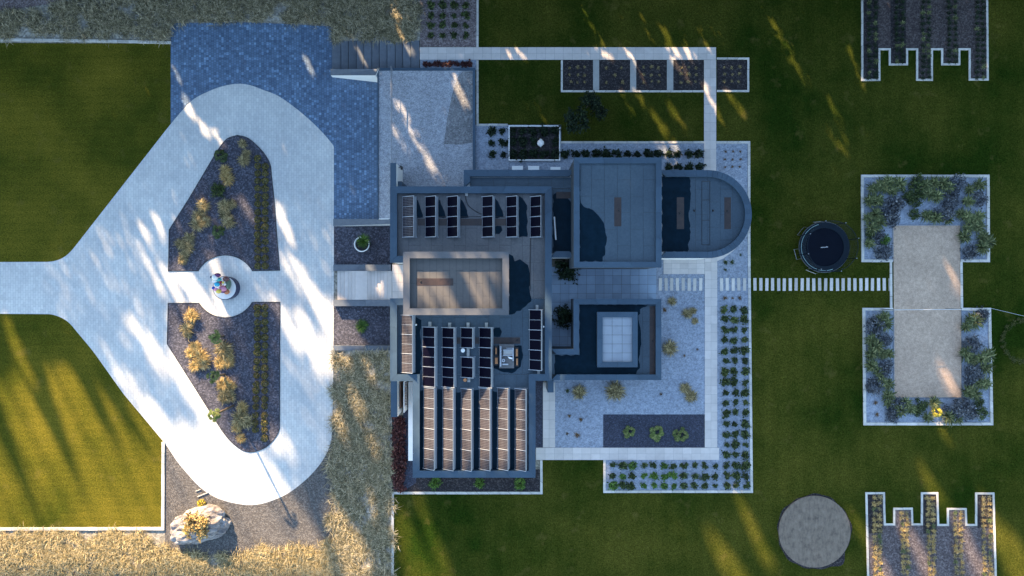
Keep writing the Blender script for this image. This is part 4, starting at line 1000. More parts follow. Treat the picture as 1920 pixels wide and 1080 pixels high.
LIB = {
    'ball': variants(lambda s_: ball_mesh(s_)),
    'shrub': variants(lambda s_: bush_mesh(20 + s_, 150, 11, .30, .42, .8), 6),
    'bush': variants(lambda s_: bush_mesh(40 + s_, 620, 22, .105, .26, .75)),
    'dense': variants(lambda s_: bush_mesh(60 + s_, 900, 40, .10, .20, .85)),
    'tuft': variants(tuft(300, .8, .027, .6, .13, .35), 6),
    'spiky': variants(tuft(90, .75, .060, .3, .10, .5), 5),
    'cycad': variants(tuft(110, .55, .035, .22, .04, .75), 2),
    'fan': variants(lambda s_: fan_mesh(80 + s_), 4),
    'sprout': variants(tuft(36, .8, .06, .3, .16), 4),
}
LIBM = {}
def plant(kind, mat, px, py, rpx, zg, label, cat, name, group=None, hz_=None, height=1.0):
    me0 = random.choice(LIB[kind]); key = (me0.name, mat)
    if key not in LIBM: m_ = me0.copy(); m_.materials.clear(); m_.materials.append(MATS[mat]); LIBM[key] = m_
    r = rpx / S * (H - zg) / H; zc = zg + (hz_ if hz_ is not None else r * height * .45); a = W(px, py, zc)
    o = link(name, LIBM[key], None, None, label=label, cat=cat, group=group)
    o.location = (a[0], a[1], zg); o.rotation_euler = (0, 0, random.uniform(0, 6.28)); s_ = r * (random.uniform(.8, 1.18) if kind == 'shrub' else random.uniform(.93, 1.08))
    o.scale = (s_, s_, s_ * height * random.uniform(.9, 1.1)); return o

def palm(label, px, py, rpx, zg, h, mat='leaf_palm', dry=True):
    a = W(px, py, zg + h); o = empty('palm', (a[0], a[1], zg), label=label, cat='palm'); mb = MB(); k = 7; lx, ly = random.uniform(-.12, .12), random.uniform(-.12, .12)
    for i in range(k): mb.tube((lx * (1 - i / k), ly * (1 - i / k), h * i / k), (lx * (1 - (i + 1) / k), ly * (1 - (i + 1) / k), h * (i + 1) / k), .13 - .03 * (i % 2), .10, 8)
    mb.build('trunk', 'trunk', o)
    me = random.choice(LIB['fan']); key = (me.name, mat)
    if key not in LIBM: m_ = me.copy(); m_.materials.clear(); m_.materials.append(MATS[mat]); LIBM[key] = m_
    c = link('crown', LIBM[key], None, o); r = rpx / S * (H - zg - h) / H; c.location = (0, 0, h - .25 * r); c.scale = (r, r, r); c.rotation_euler.z = random.uniform(0, 6)
    return o

# islands
for i, (x, y, r) in enumerate(((410.6, 291, 14), (407, 356, 15), (406, 434, 15))):
    plant('fan' if i != 1 else 'bush', 'leaf_dark', x, y, r * 1.08, .03, 'green fan shrub, %s down the left of the upper island' % ORD[i], 'shrub', 'fan_shrub', 'green shrubs on the drive islands', height=1.2)
t1 = [(422, 318, 11, 1), (426, 336, 14, 1), (420, 329, 10, 1), (454, 269, 10, 0), (461, 287, 9, 0), (456, 300, 13, 0), (379, 386, 14, 0), (371, 404, 14, 0), (368.5, 421, 13, 0), (384, 414, 12, 0), (419.5, 386, 15, 0), (421, 402, 14, 0), (427, 415, 15, 0), (434, 383, 10, 0),
      (354, 445, 12, 0), (338, 458, 12, 0), (352, 464, 12, 0), (344, 477, 12, 0), (341.6, 488, 10, 0)]
for i, (x, y, r, gold) in enumerate(sorted(t1, key=lambda q: q[1])):
    plant('tuft', 'straw_gold' if gold else 'straw_olive', x, y, r * 1.16, .03, '%s fountain grass tuft counted down the upper island, %s' % (ORD[i], 'golden' if gold else 'olive straw'), 'grass tuft', 'fountain_grass', 'fountain grasses on the upper island', height=.95)
t2 = [(358, 593, 15, 1), (349, 615.7, 14, 0), (352, 628, 9, 0), (364, 651, 13, 1), (356.5, 663, 12, 1), (376, 669, 16, 1), (365.7, 686, 13, 1), (382, 681, 13, 0), (417.6, 654, 18, 0), (426, 669, 13, 1), (413, 681, 14, 1), (428, 680, 12, 1), (419, 721, 15, 1), (433, 724, 10, 1), (422, 733, 14, 0),
      (419, 745.5, 14, 0), (431, 745, 12, 0), (452.7, 764, 13, 1), (449.7, 785, 17, 0), (462, 791, 13, 0), (443.5, 803.5, 11, 1), (451, 822, 11, 1)]
for i, (x, y, r, gold) in enumerate(sorted(t2, key=lambda q: q[1])):
    plant('tuft', 'straw_gold' if gold else 'straw_olive', x, y, r * 1.16, .03, '%s fountain grass tuft counted down the lower island, %s' % (ORD[i], 'golden' if gold else 'olive straw'), 'grass tuft', 'fountain_grass', 'fountain grasses on the lower island', height=.95)
for i, (x, y, h) in enumerate(((402.3, 633, 1.8), (400, 706, 2.4), (401, 778.5, 4.4))):
    palm('%s fan palm counted down the left of the lower island' % ORD[i], x, y, 15.5, .03, h)
hb = [(496.6, [312, 324.5, 339, 353, 368, 382, 397, 411, 425, 439, 453, 468.5, 484, 498.5], 'right', 'upper'), (482.6, [297, 311, 325, 339, 353, 368, 382, 397, 412, 426, 440, 454, 469, 484, 499], 'left', 'upper'),
      (496, [576, 589, 604, 618, 633, 648, 663, 675, 690, 705, 719.5, 733, 748.5, 761.7, 779, 793, 806.6, 822], 'right', 'lower'), (482, [577, 589, 605, 619, 633, 649, 661.5, 677, 690, 704, 721, 732, 748.5, 763, 779, 793, 806], 'left', 'lower')]
for x, ys, side, isl in hb:
    for i, y in enumerate(ys):
        xx = x - (0 if isl == 'upper' else max(0, (y - 640)) * .025) * (1 if side == 'left' else .2)
        plant('ball', 'leaf_ball', xx, y, 6.8, .03, '%s clipped ball from the top, %s column on the %s island' % (ORD[i], side, isl), 'shrub', 'clipped_shrub', 'clipped ball shrubs on the islands')
# beds by the entrance
c = W(678.5, 458, .7); pot = empty('plant_pot', (c[0], c[1], .02), label='round white plant pot in the dark gravel left of the entrance', cat='plant pot')
mb = MB(); n = 32
for (r_, z) in ((.42, 0), (.66, .35), (.72, .75), (.64, .75), (.60, .6)): mb.v += [(r_ * math.cos(2 * math.pi * i / n), r_ * math.sin(2 * math.pi * i / n), z) for i in range(n)]
for k in range(4):
    for i in range(n): j = (i + 1) % n; mb.f.append((k * n + i, k * n + j, (k + 1) * n + j, (k + 1) * n + i))
mb.build('pot', 'white_plastic', pot, smooth=True)
MB().prism([(.61 * math.cos(2 * math.pi * i / n), .61 * math.sin(2 * math.pi * i / n)) for i in range(n)], .5, .62).build('soil', 'black_mulch', pot)
plant('cycad', 'leaf_cycad', 678.5, 450.5, 15.5, .62, 'green cycad growing in the round white pot', 'cycad', 'cycad', hz_=.9, height=1.3)
plant('cycad', 'leaf_cycad', 678, 611.5, 15.5, .02, 'green cycad alone in the half sunlit gravel bed', 'cycad', 'cycad', hz_=.4)
# top purple bed
for j, y in enumerate((9.5, 29, 47, 66)):
    for i, x in enumerate((808, 830, 852, 873)):
        plant('shrub', 'leaf_dark', x, y, 7, G + .01, 'green plant in row %s, column %s of the purple top bed' % (('one', 'two', 'three', 'four')[j], ('one', 'two', 'three', 'four')[i]), 'plant', 'bed_plant', 'plants in the purple top bed')
# red plants
for i in range(12): plant('shrub', 'leaf_red', 798 + i * 7.6, 120 + random.uniform(-1, 1), 5.5, G, '%s dark red shrub from the left under the top path' % ORD[i], 'shrub', 'red_shrub', 'red shrubs under the top path')
for i in range(22):
    plant('shrub', 'leaf_red', 743.5 + (i % 2) * 8 + random.uniform(-2, 2), 788 + i * 6.1, 9.5, G, '%s dark red shrub down the strip by the west wall' % ORD[i], 'shrub', 'red_shrub', 'red shrubs by the west wall')
for i, x in enumerate((815, 899, 976)):
    plant('bush', 'leaf_bright', x, 907, 14 if i != 1 else 11, G, '%s leafy bush along the foot of the south wall' % ('leftmost', 'middle', 'rightmost')[i], 'bush', 'leafy_bush', 'bushes at the south wall')
# mulch beds sprouts
for bi, (a, b_) in enumerate(((1055.5, 1112), (1123.5, 1181.5), (1193, 1250.5), (1262.5, 1319.5), (1344.5, 1401))):
    k = 0
    for j, fy in enumerate((.24, .48, .72)):
        for i, fx in enumerate((.24, .5, .74)):
            if bi == 1 and (i + j) % 2: continue
            plant('sprout', 'straw_olive', a + (b_ - a) * fx + random.uniform(-1.5, 1.5), 112.5 + 57 * fy + random.uniform(-1.5, 1.5), random.uniform(3.4, 5.4), G + .02, 'pale sprout, %s row and %s column of the %s mulch bed' % (ORD[j], ORD[i], ORD[bi]), 'sprout', 'sprout', 'sprouts in the mulch beds')
# east shrub grid
rows = [581, 600, 619, 638, 658, 677, 697, 717, 735, 755, 774, 795, 815, 834, 853]
for j, y in enumerate(rows):
    for i, x in enumerate((1359, 1376.3, 1396)):
        plant('shrub', 'leaf_dark' if random.random() < .85 else 'leaf_palm', x + (y - 581) * .011 + random.uniform(-1.2, 1.2), y + random.uniform(-1.5, 1.5), random.uniform(6.2, 8.6), G + .01, 'green shrub, %s from the top in the %s column of the east strip' % (ORD[j], ('left', 'middle', 'right')[i]), 'shrub', 'strip_shrub', 'shrubs in the east strip')
cx_ = [1149, 1168, 1186, 1207.5, 1226, 1245.7, 1263, 1282, 1303, 1322, 1341, 1362.6, 1380.6, 1399.6]
for j, y in enumerate((873, 893, 911)):
    for i, x in enumerate(cx_):
        br = i < 7 and random.random() < (.45 + .2 * j)
        plant('shrub', 'leaf_bright' if br else 'leaf_dark', x + random.uniform(-1, 1), y + random.uniform(-1, 1), random.uniform(5.6, 8.6) * (1.12 if j == 2 and i < 3 else 1), G + .01, '%s shrub, %s from the left in the %s row of the south strip' % ('bright green' if br else 'dark green', ORD[i], ('upper', 'middle', 'lower')[j]), 'shrub', 'strip_shrub', 'shrubs in the south strip')
# north strip
for i, x in enumerate((1059, 1081, 1097.7, 1118.7, 1138.5, 1157.5, 1177, 1196, 1215, 1234, 1256, 1271, 1291.7, 1310)):
    plant('shrub', 'leaf_black', x, 288.5, 9 if x not in (1138.5, 1157.5) else 11, G + .01, '%s dark shrub from the left in the row north of the square block' % ORD[i], 'shrub', 'strip_shrub', 'shrubs in the north strip')
for i, x in enumerate((1254, 1272.7, 1292, 1312)):
    plant('shrub', 'leaf_black', x, 313, 8.5, G + .01, '%s dark shrub from the left tucked against the drum roof' % ORD[i], 'shrub', 'strip_shrub', 'shrubs against the drum')
for i, (x, y) in enumerate(((922, 246), (941.7, 246), (922, 268), (943, 267), (923.6, 289.4), (943, 289.4))):
    plant('shrub', 'leaf_black', x, y, 8, G + .01, 'dark shrub left of the raised planter, %s row %s one' % (('top', 'middle', 'bottom')[i // 2], ('left', 'right')[i % 2]), 'shrub', 'strip_shrub', 'shrubs left of the raised planter')
for j, y in enumerate((246, 265, 289)):
    for i, x in enumerate((960.6, 979.6, 1000, 1021, 1041)):
        if j == 1 and i == 3: continue
        plant('shrub', 'leaf_black', x, y, 9.5, G + .12, 'very dark shrub inside the raised planter, %s row, %s from left' % (('top', 'middle', 'bottom')[j], ORD[i]), 'shrub', 'planter_shrub', 'shrubs inside the raised planter')
# east garden clumps
for i, (x, y, r, mt) in enumerate(((1260.7, 565, 11, 'straw_olive'), (1289.6, 588, 12, 'straw_olive'), (1300, 583, 8, 'straw_olive'), (1303, 602, 9, 'straw_olive'), (1256, 653, 19, 'straw_olive'), (1086, 736, 18, 'straw_olive'), (1154, 734, 22, 'straw_olive'), (1285, 728, 14, 'straw_olive'), (1295.5, 743, 15, 'straw_olive'))):
    lab = ('ragged straw tuft nearest the stepping slabs', 'straw tuft leaning right beside the east path', 'small straw tuft close to the east path, upper one', 'small straw tuft close to the east path, lower one', 'big round straw tuft at the east edge of the garden roof', 'straw tuft below the left end of the garden roof', 'largest straw tuft below the garden roof', 'straw tuft near the corner of the east path, upper half', 'straw tuft near the corner of the east path, lower half')[i]
    plant('tuft', mt, x, y, r, G + .01, lab, 'grass tuft', 'straw_tuft', 'straw tufts in the pale gravel', height=.8)
for i, (x, y, r, mt, lab) in enumerate(((1064, 733, 6, 'leaf_dark', 'small dark weed beside the left straw tuft'), (1082, 816, 8, 'leaf_brown', 'orange brown tuft in the lower left gravel'), (1067.5, 780, 4.5, 'leaf_brown', 'tiny brown sprig, left of the pair in pale gravel'), (1089.5, 787, 5.5, 'leaf_brown', 'tiny brown sprig, right of the pair in pale gravel'),
        (1063.5, 813, 4, 'leaf_brown', 'tiny sprig beside the orange brown tuft'), (1239, 739, 4, 'leaf_brown', 'tiny sprig in the middle of the pale gravel'), (1246, 581, 6, 'leaf_brown', 'thin brown sprig beside the garden roof corner'), (1361, 492, 6.5, 'leaf_dark', 'left half of the green tuft near the drum'), (1373, 491, 7, 'leaf_dark', 'right half of the green tuft near the drum'), (1360, 506, 4.5, 'leaf_dark', 'small weed above the stepping slabs'),
        (1389, 478, 3.5, 'leaf_dark', 'tiny weed beside the drum kerb'), (1360, 559, 6, 'leaf_brown', 'brown sprig below the stepping slabs, left'), (1374, 559, 3.5, 'leaf_brown', 'tiny brown sprig below the stepping slabs, middle'), (1388, 559, 6, 'leaf_brown', 'brown sprig below the stepping slabs, right'), (1283, 667, 3.5, 'leaf_brown', 'tiny dark sprig right of the big round tuft'), (1308, 655, 3.5, 'leaf_brown', 'tiny dark sprig by the east path'))):
    plant('sprout', mt, x, y, r, G + .01, lab, 'weed', 'weed', 'small weeds in the gravel')
for j, y in enumerate((284, 299, 313)):
    for i, x in enumerate((1360, 1374, 1388)): plant('sprout', 'leaf_brown', x + random.uniform(-1, 1), y, 3.6, G + .01, 'tiny seedling north of the drum, %s row %s' % (ORD[j], ('left', 'middle', 'right')[i]), 'seedling', 'seedling', 'seedlings north of the drum')
for i, (x, y, r) in enumerate(((1180, 811, 14), (1232, 814, 17), (1279, 816, 17))):
    plant('fan', 'leaf_palm', x, y, r, G + .01, '%s fan palm in the dark slate rectangle' % ('left and smallest', 'middle', 'right')[i], 'palm', 'fan_palm', 'fan palms in the slate rectangle', height=1.1)
plant('dense', 'leaf_black', 1060, 506, 27, G, 'dark leafy bush in the corner below the sunken roof', 'bush', 'courtyard_bush', height=1.0)
plant('dense', 'leaf_black', 1057, 593, 23, G, 'round dark bush beside the garden roof', 'bush', 'courtyard_bush', height=1.5)
plant('sprout', 'leaf_red', 1085.5, 515, 3.5, G + .5, 'small pink flower spray by the dark bush', 'flower', 'flower')
# small dark trees in the upper lawn
for i, (x, y, r) in enumerate(((1106, 187, 22), (1083, 225, 32), (1122, 205, 22))):
    h = (2.2, 2.6, 1.6)[i]; a = W(x, y, G + h); o = empty('small_tree', (a[0], a[1], G), label=('dark small tree touching the mulch bed kerb', 'dark spreading small tree in the upper lawn', 'low dark sapling beside the spreading small tree')[i], cat='tree')
    mb = MB().tube((0, 0, 0), (0, 0, h), .08, .04)
    for k in range(4): t = k * 1.6; mb.tube((0, 0, h * .6), (.5 * math.cos(t), .5 * math.sin(t), h * .95), .035, .015, 6)
    mb.build('trunk', 'trunk', o)
    me = LIB['dense'][i]; m_ = me.copy(); m_.materials.clear(); m_.materials.append(MATS['leaf_black']); cr = link('crown', m_, None, o); rr = r / S * .94; cr.scale = (rr, rr * .85, rr); cr.location = (0, 0, h - .5 * rr); cr.rotation_euler.z = i
# comb beds: rows of low tufts
def comb_rows(cols, tall, short, y_from, y_to, top):
    for ci, (xa, xb) in enumerate(cols):
        lim = tall if ci % 2 == 0 else short
        for si, x in enumerate((xa, xb)):
            y = y_from if top else lim; k = 0
            while (y < lim if top else y < y_to):
                gold = (not top)
                plant('sprout', (('straw_gold' if random.random() < .6 else 'straw_olive') if gold else 'leaf_black') if random.random() < .85 else 'leaf_spiky', x + random.uniform(-1, 1) + (0 if top else (y - 925) * .018), y + random.uniform(-1, 1), random.uniform(5.8, 7.6), G + .02,
                      'low tuft, %s from the top in the %s line, %s strip of the %s comb' % (ORD[k], ('left', 'right')[si], ORD[ci], 'upper' if top else 'lower'), 'grass tuft', 'bed_tuft', 'tufts in the %s comb bed' % ('upper' if top else 'lower'), height=.8)
                y += 10.2; k += 1
comb_rows(((1630, 1642.5), (1682, 1693), (1731.5, 1742), (1780, 1792), (1833, 1844)), 146, 118, 3, 0, True)
comb_rows(((1639, 1648.5), (1691, 1700), (1740.5, 1749.5), (1791, 1801), (1844, 1856)), 934, 962, 0, 1085, False)
# sand court beds
blue = [(1676.6, 386.6, 21), (1672, 411, 15), (1799, 341, 15), (1773, 394, 18), (1787, 377, 16), (1838, 372, 15), (1657, 471, 16), (1648, 442, 12), (1821, 473, 15), (1788.5, 358, 13)]
green = [(1638, 353), (1652.5, 346), (1667, 341), (1674, 358), (1688.6, 343), (1631, 377), (1628.5, 408), (1643, 401), (1650, 415.5), (1636, 427.5), (1631, 456.4), (1737, 346), (1753.6, 343), (1770.5, 343), (1780, 350.5), (1744, 362.6), (1758.4, 367.4), (1739, 403.5), (1756, 408), (1778, 411), (1802, 401), (1816, 377), (1818.6, 355), (1838, 346), (1816, 406), (1835.5, 406), (1816, 427.5), (1835.5, 425), (1845, 444), (1854.7, 454), (1842.7, 463.6), (1811, 444), (1826, 415), (1660, 352), (1646, 375)]
dark = [(1713, 374.6, 12), (1720, 343, 13), (1703, 362.6, 11), (1715, 401, 10), (1725, 362, 11), (1632, 440, 9)]
blue2 = [(1640, 610, 17), (1662.5, 637.5, 13), (1662.5, 690, 15), (1637.5, 725, 15), (1682.5, 762.5, 18), (1675, 780, 13), (1792.5, 762.5, 20), (1815, 767.5, 18), (1842.5, 592.5, 13), (1825, 645, 18), (1827.5, 702.5, 18), (1820, 720, 12)]
green2 = [(1660, 592.5), (1650, 600), (1662, 607), (1634, 637.5), (1645, 650), (1635, 662.5), (1655, 665), (1667.5, 662.5), (1635, 685), (1647.5, 697.5), (1655, 715), (1667.5, 720), (1667, 742.5), (1700, 755), (1710, 767.5), (1752.5, 755), (1740, 782.5), (1780, 782.5), (1797.5, 785), (1830, 740), (1817.5, 735), (1837.5, 720), (1850, 720), (1842, 672.5), (1852.5, 667.5), (1812.5, 662.5), (1825, 675), (1812.5, 612.5), (1820, 597.5), (1830, 602.5), (1850, 690), (1668, 755), (1690, 770)]
dark2 = [(1730, 757.5, 12), (1840, 775, 11), (1838, 755, 9), (1720, 772, 9), (1645, 625, 9)]
for bl, gr, dk_, w1 in ((blue, green, dark, 'upper'), (blue2, green2, dark2, 'lower')):
    for i, (x, y, r) in enumerate(sorted(bl)): plant('bush', 'leaf_blue', x, y, r * 1.25, G + .01, '%s blue grey bush from the left in the %s sand court bed' % (ORD[i], w1), 'bush', 'blue_bush', 'blue grey bushes by the sand court', height=.9)
    for i, (x, y) in enumerate(sorted(gr)): plant('spiky', 'leaf_spiky', x, y, random.uniform(13.5, 18.5), G + .01, '%s spiky green plant from the left in the %s sand court bed' % (ORD[i], w1), 'plant', 'spiky_plant', 'spiky green plants by the sand court', height=1.2)
    for i, (x, y, r) in enumerate(sorted(dk_)): plant('bush', 'leaf_dark', x, y, r * 1.3, G + .01, '%s dark feathery bush from the left in the %s sand court bed' % (ORD[i], w1), 'bush', 'dark_bush', 'dark bushes by the sand court', height=.9)
plant('bush', 'leaf_bright', 1661, 450, 12, G + .01, 'bright green bush beside the head of the sand court', 'bush', 'bright_bush', height=1)
plant('fan', 'straw_yellow', 1761.5, 774, 13, G + .01, 'yellow lit fan plant below the sand court', 'plant', 'fan_plant', height=2.0)  # sunlit yellow put into the leaf colour
for i, (x, y) in enumerate(((1642, 755), (1645, 777), (1815, 693))): plant('sprout', 'leaf_brown', x, y, 6, G + .01, '%s of the rusty brown sprigs in the lower sand court bed' % ('upper left', 'lower left', 'right hand')[i], 'sprig', 'brown_sprig', 'rusty sprigs')

mc = W(1912, 640, G)
gm = np.random.default_rng(77); VV, FF, off = [], [], 0
for k in range(110):
    t = 2 * math.pi * k / 110 + gm.uniform(-.03, .03); V_, F2 = blade_mesh('x', 14, .2, .22, .02, 500 + k, .3, .3); V_ = V_ + np.array([mc[0] + gm.uniform(1.2, 1.8) * math.cos(t), mc[1] + 1.15 * gm.uniform(1.2, 1.8) * math.sin(t), G]); VV.append(V_); FF.append(F2 + off); off += len(V_)
rg = link('rim_grass', mesh_np('rim_grass', np.concatenate(VV), np.concatenate(FF)), 'leaf_rim', kind='stuff')
rg.parent = mound
# boulder and its plants
bm = bmesh.new(); bmesh.ops.create_icosphere(bm, subdivisions=5, radius=1)
from mathutils import noise as mnoise
for v in bm.verts:
    p = v.co.copy(); d = 1 + .20 * mnoise.noise(p * 1.3) + .16 * mnoise.noise(p * 2.7 + Vector((3, 1, 2))) + .07 * mnoise.noise(p * 6)
    q = p * d; q.x = math.copysign(abs(q.x) ** .85, q.x); v.co = Vector((q.x * 2.75, q.y * 1.55 + .18 * q.x, max(q.z, -.2) * 1.15))
    v.co.z += .16 * mnoise.noise(Vector((p.x * 2, p.y * 7, p.z * 2))) - .22 * abs(mnoise.noise(Vector((p.x * 2.2 + 4, p.y * 4.2, p.z * 3)))) ** .6 + .10
me = bpy.data.meshes.new('boulder'); bm.to_mesh(me); bm.free()
for p in me.polygons: p.use_smooth = True
bo = link('boulder', me, 'boulder', label='big pale banded boulder on the dark grit below the drive', cat='boulder'); bo.location = W3(374, 988, .7)[:2] + (.2,); bo.rotation_euler.z = R(10)
plant('dense', 'straw_gold', 366, 986, 30, 1.05, 'golden dry shrub growing on top of the boulder', 'shrub', 'dry_shrub', hz_=.5, height=.8)
plant('dense', 'straw_yellow', 351, 995, 11, 1.05, 'yellow green edge of shrub on the boulder', 'shrub', 'dry_shrub', hz_=.4, height=.8)
plant('ball', 'straw_yellow', 376.5, 945, 9, 0, 'small yellow bush above the boulder', 'bush', 'yellow_bush')
o = MB().box(-.55, -.04, 0, .55, .04, .08).build('timber', 'concrete', label='pale timber edge lying by the drive above the boulder', cat='timber'); o.location = W3(381, 927, 0); o.rotation_euler.z = R(22)
o = MB().box(-.25, -.03, 0, .25, .03, .08).build('timber', 'concrete', label='short pale timber end by the drive edge', cat='timber'); o.location = W3(372, 919, 0); o.rotation_euler.z = R(20)

# ------------------------------------------------------------------ dry grass
def in_poly(px, py, poly):
    inside = np.zeros(px.shape, bool); n = len(poly); j = n - 1
    for i in range(n):
        xi, yi = poly[i]; xj, yj = poly[j]
        c = ((yi > py) != (yj > py)) & (px < (xj - xi) * (py - yi) / ((yj - yi) + 1e-12) + xi); inside ^= c; j = i
    return inside
def dry_grass(label, poly, zf, per_m2, seed, mat='dry_grass'):
    g = np.random.default_rng(seed); P = np.array(poly); lo, hi = P.min(0), P.max(0)
    n = int((hi[0] - lo[0]) * (hi[1] - lo[1]) / S / S * per_m2)
    px = g.uniform(lo[0], hi[0], n); py = g.uniform(lo[1], hi[1], n); k = in_poly(px, py, poly)
    # bare patches
    nz = np.sin(px * .043 + 1.3 * np.sin(py * .051 + seed)) * np.sin(py * .061 + 1.1 * np.sin(px * .037))
    k &= (nz > -.55) | (g.random(n) < .35)
    px, py = px[k], py[k]; VV, FF, off = [], [], 0
    for i in range(len(px)):
        r = g.uniform(.45, 1.05); V, F = blade_mesh('x', int(g.integers(46, 72)), r, r * .7, .016, int(g.integers(1e9)), .28, .55)
        z = zf(px[i], py[i]); x, y = W(px[i], py[i], z + .2)
        V = V + np.array([x, y, z]); VV.append(V); FF.append(F + off); off += len(V)
    me = mesh_np('dry_grass', np.concatenate(VV), np.concatenate(FF))
    link('dry_grass', me, mat, kind='stuff', label=label, cat='grass')
dry_grass('dry grass on the bank west of the house', [(627, 664), (733, 664), (733, 1110), (630, 1110), (612, 1000), (622, 930), (618, 870), (627, 820)], z_west, 5.0, 5)
dry_grass('dry grass along the bottom left edge, sunlit gold in its colour', [(-40, 1000), (150, 1001), (300, 1002), (312, 1035), (340, 1040), (440, 1045), (500, 1028), (600, 1030), (622, 1010), (660, 1110), (-40, 1110)], lambda x, y: 0.0, 5.5, 6, 'dry_grass_lit')
dry_grass('dry grass along the top left edge', [(-40, 30), (60, 20), (130, 8), (130, -40), (785, -40), (785, 74), (628, 74), (622, 44), (480, 37), (322, 38), (316, 70), (160, 68), (-40, 66)], z_top, 5.0, 7)

# ------------------------------------------------------------------ tall unseen trees north of the plot, crowns cut to shape its sun and shade
Z0 = 0.0
LIT_POLY = [  # sunny areas between the tree shadows, photograph pixels at a height
    ([(0, 705), (60, 690), (110, 690), (150, 700), (200, 745), (270, 800), (310, 830), (310, 1090), (-60, 1090), (-60, 720)], 0.0),
    ([(205, 690), (235, 700), (290, 770), (330, 800), (395, 805), (440, 825), (485, 845), (515, 885), (540, 930), (570, 955), (600, 1005), (640, 1090), (300, 1090), (300, 830)], 0.0),
    ([(318, 585), (365, 580), (420, 640), (440, 700), (430, 780), (400, 800), (350, 720), (315, 650)], 0.0),
    ([(616, 568), (645, 572), (678, 615), (698, 660), (620, 665)], 0.0),
    ([(590, 560), (615, 555), (640, 660), (640, 710), (615, 690)], 0.0),
    ([(772, 507), (830, 499), (930, 506), (930, 573), (770, 573)], 7.85),
    ([(757, 473), (790, 473), (800, 484), (757, 500)], 8.3), ([(865, 473), (920, 473), (925, 484), (870, 484)], 8.3), ([(760, 560), (767, 560), (770, 578), (936, 576), (936, 582), (760, 582)], 8.3),
    ([(730, 560), (776, 588), (776, 718), (730, 790)], 5.4), ([(785, 605), (800, 615), (812, 690), (820, 730), (790, 730)], 5.4), ([(776, 730), (990, 718), (990, 878), (772, 878)], 5.4),
]
FINGERS = [(-30, 720, 82, 990, 17, 1, 0.), (60, 680, 152, 908, 17, 1, 0.), (135, 660, 228, 842, 16, 1, 0.), (205, 730, 290, 860, 11, 1, 0.), (25, 660, 110, 830, 4, 1, 0.), (330, 690, 380, 780, 5, 2, 0.), (425, 845, 470, 905, 3, 1, 0.),
           (840, 490, 885, 590, 11, 18, 7.85), (905, 500, 945, 590, 5, 8, 7.85), (782, 555, 800, 590, 3, 4, 7.85)]
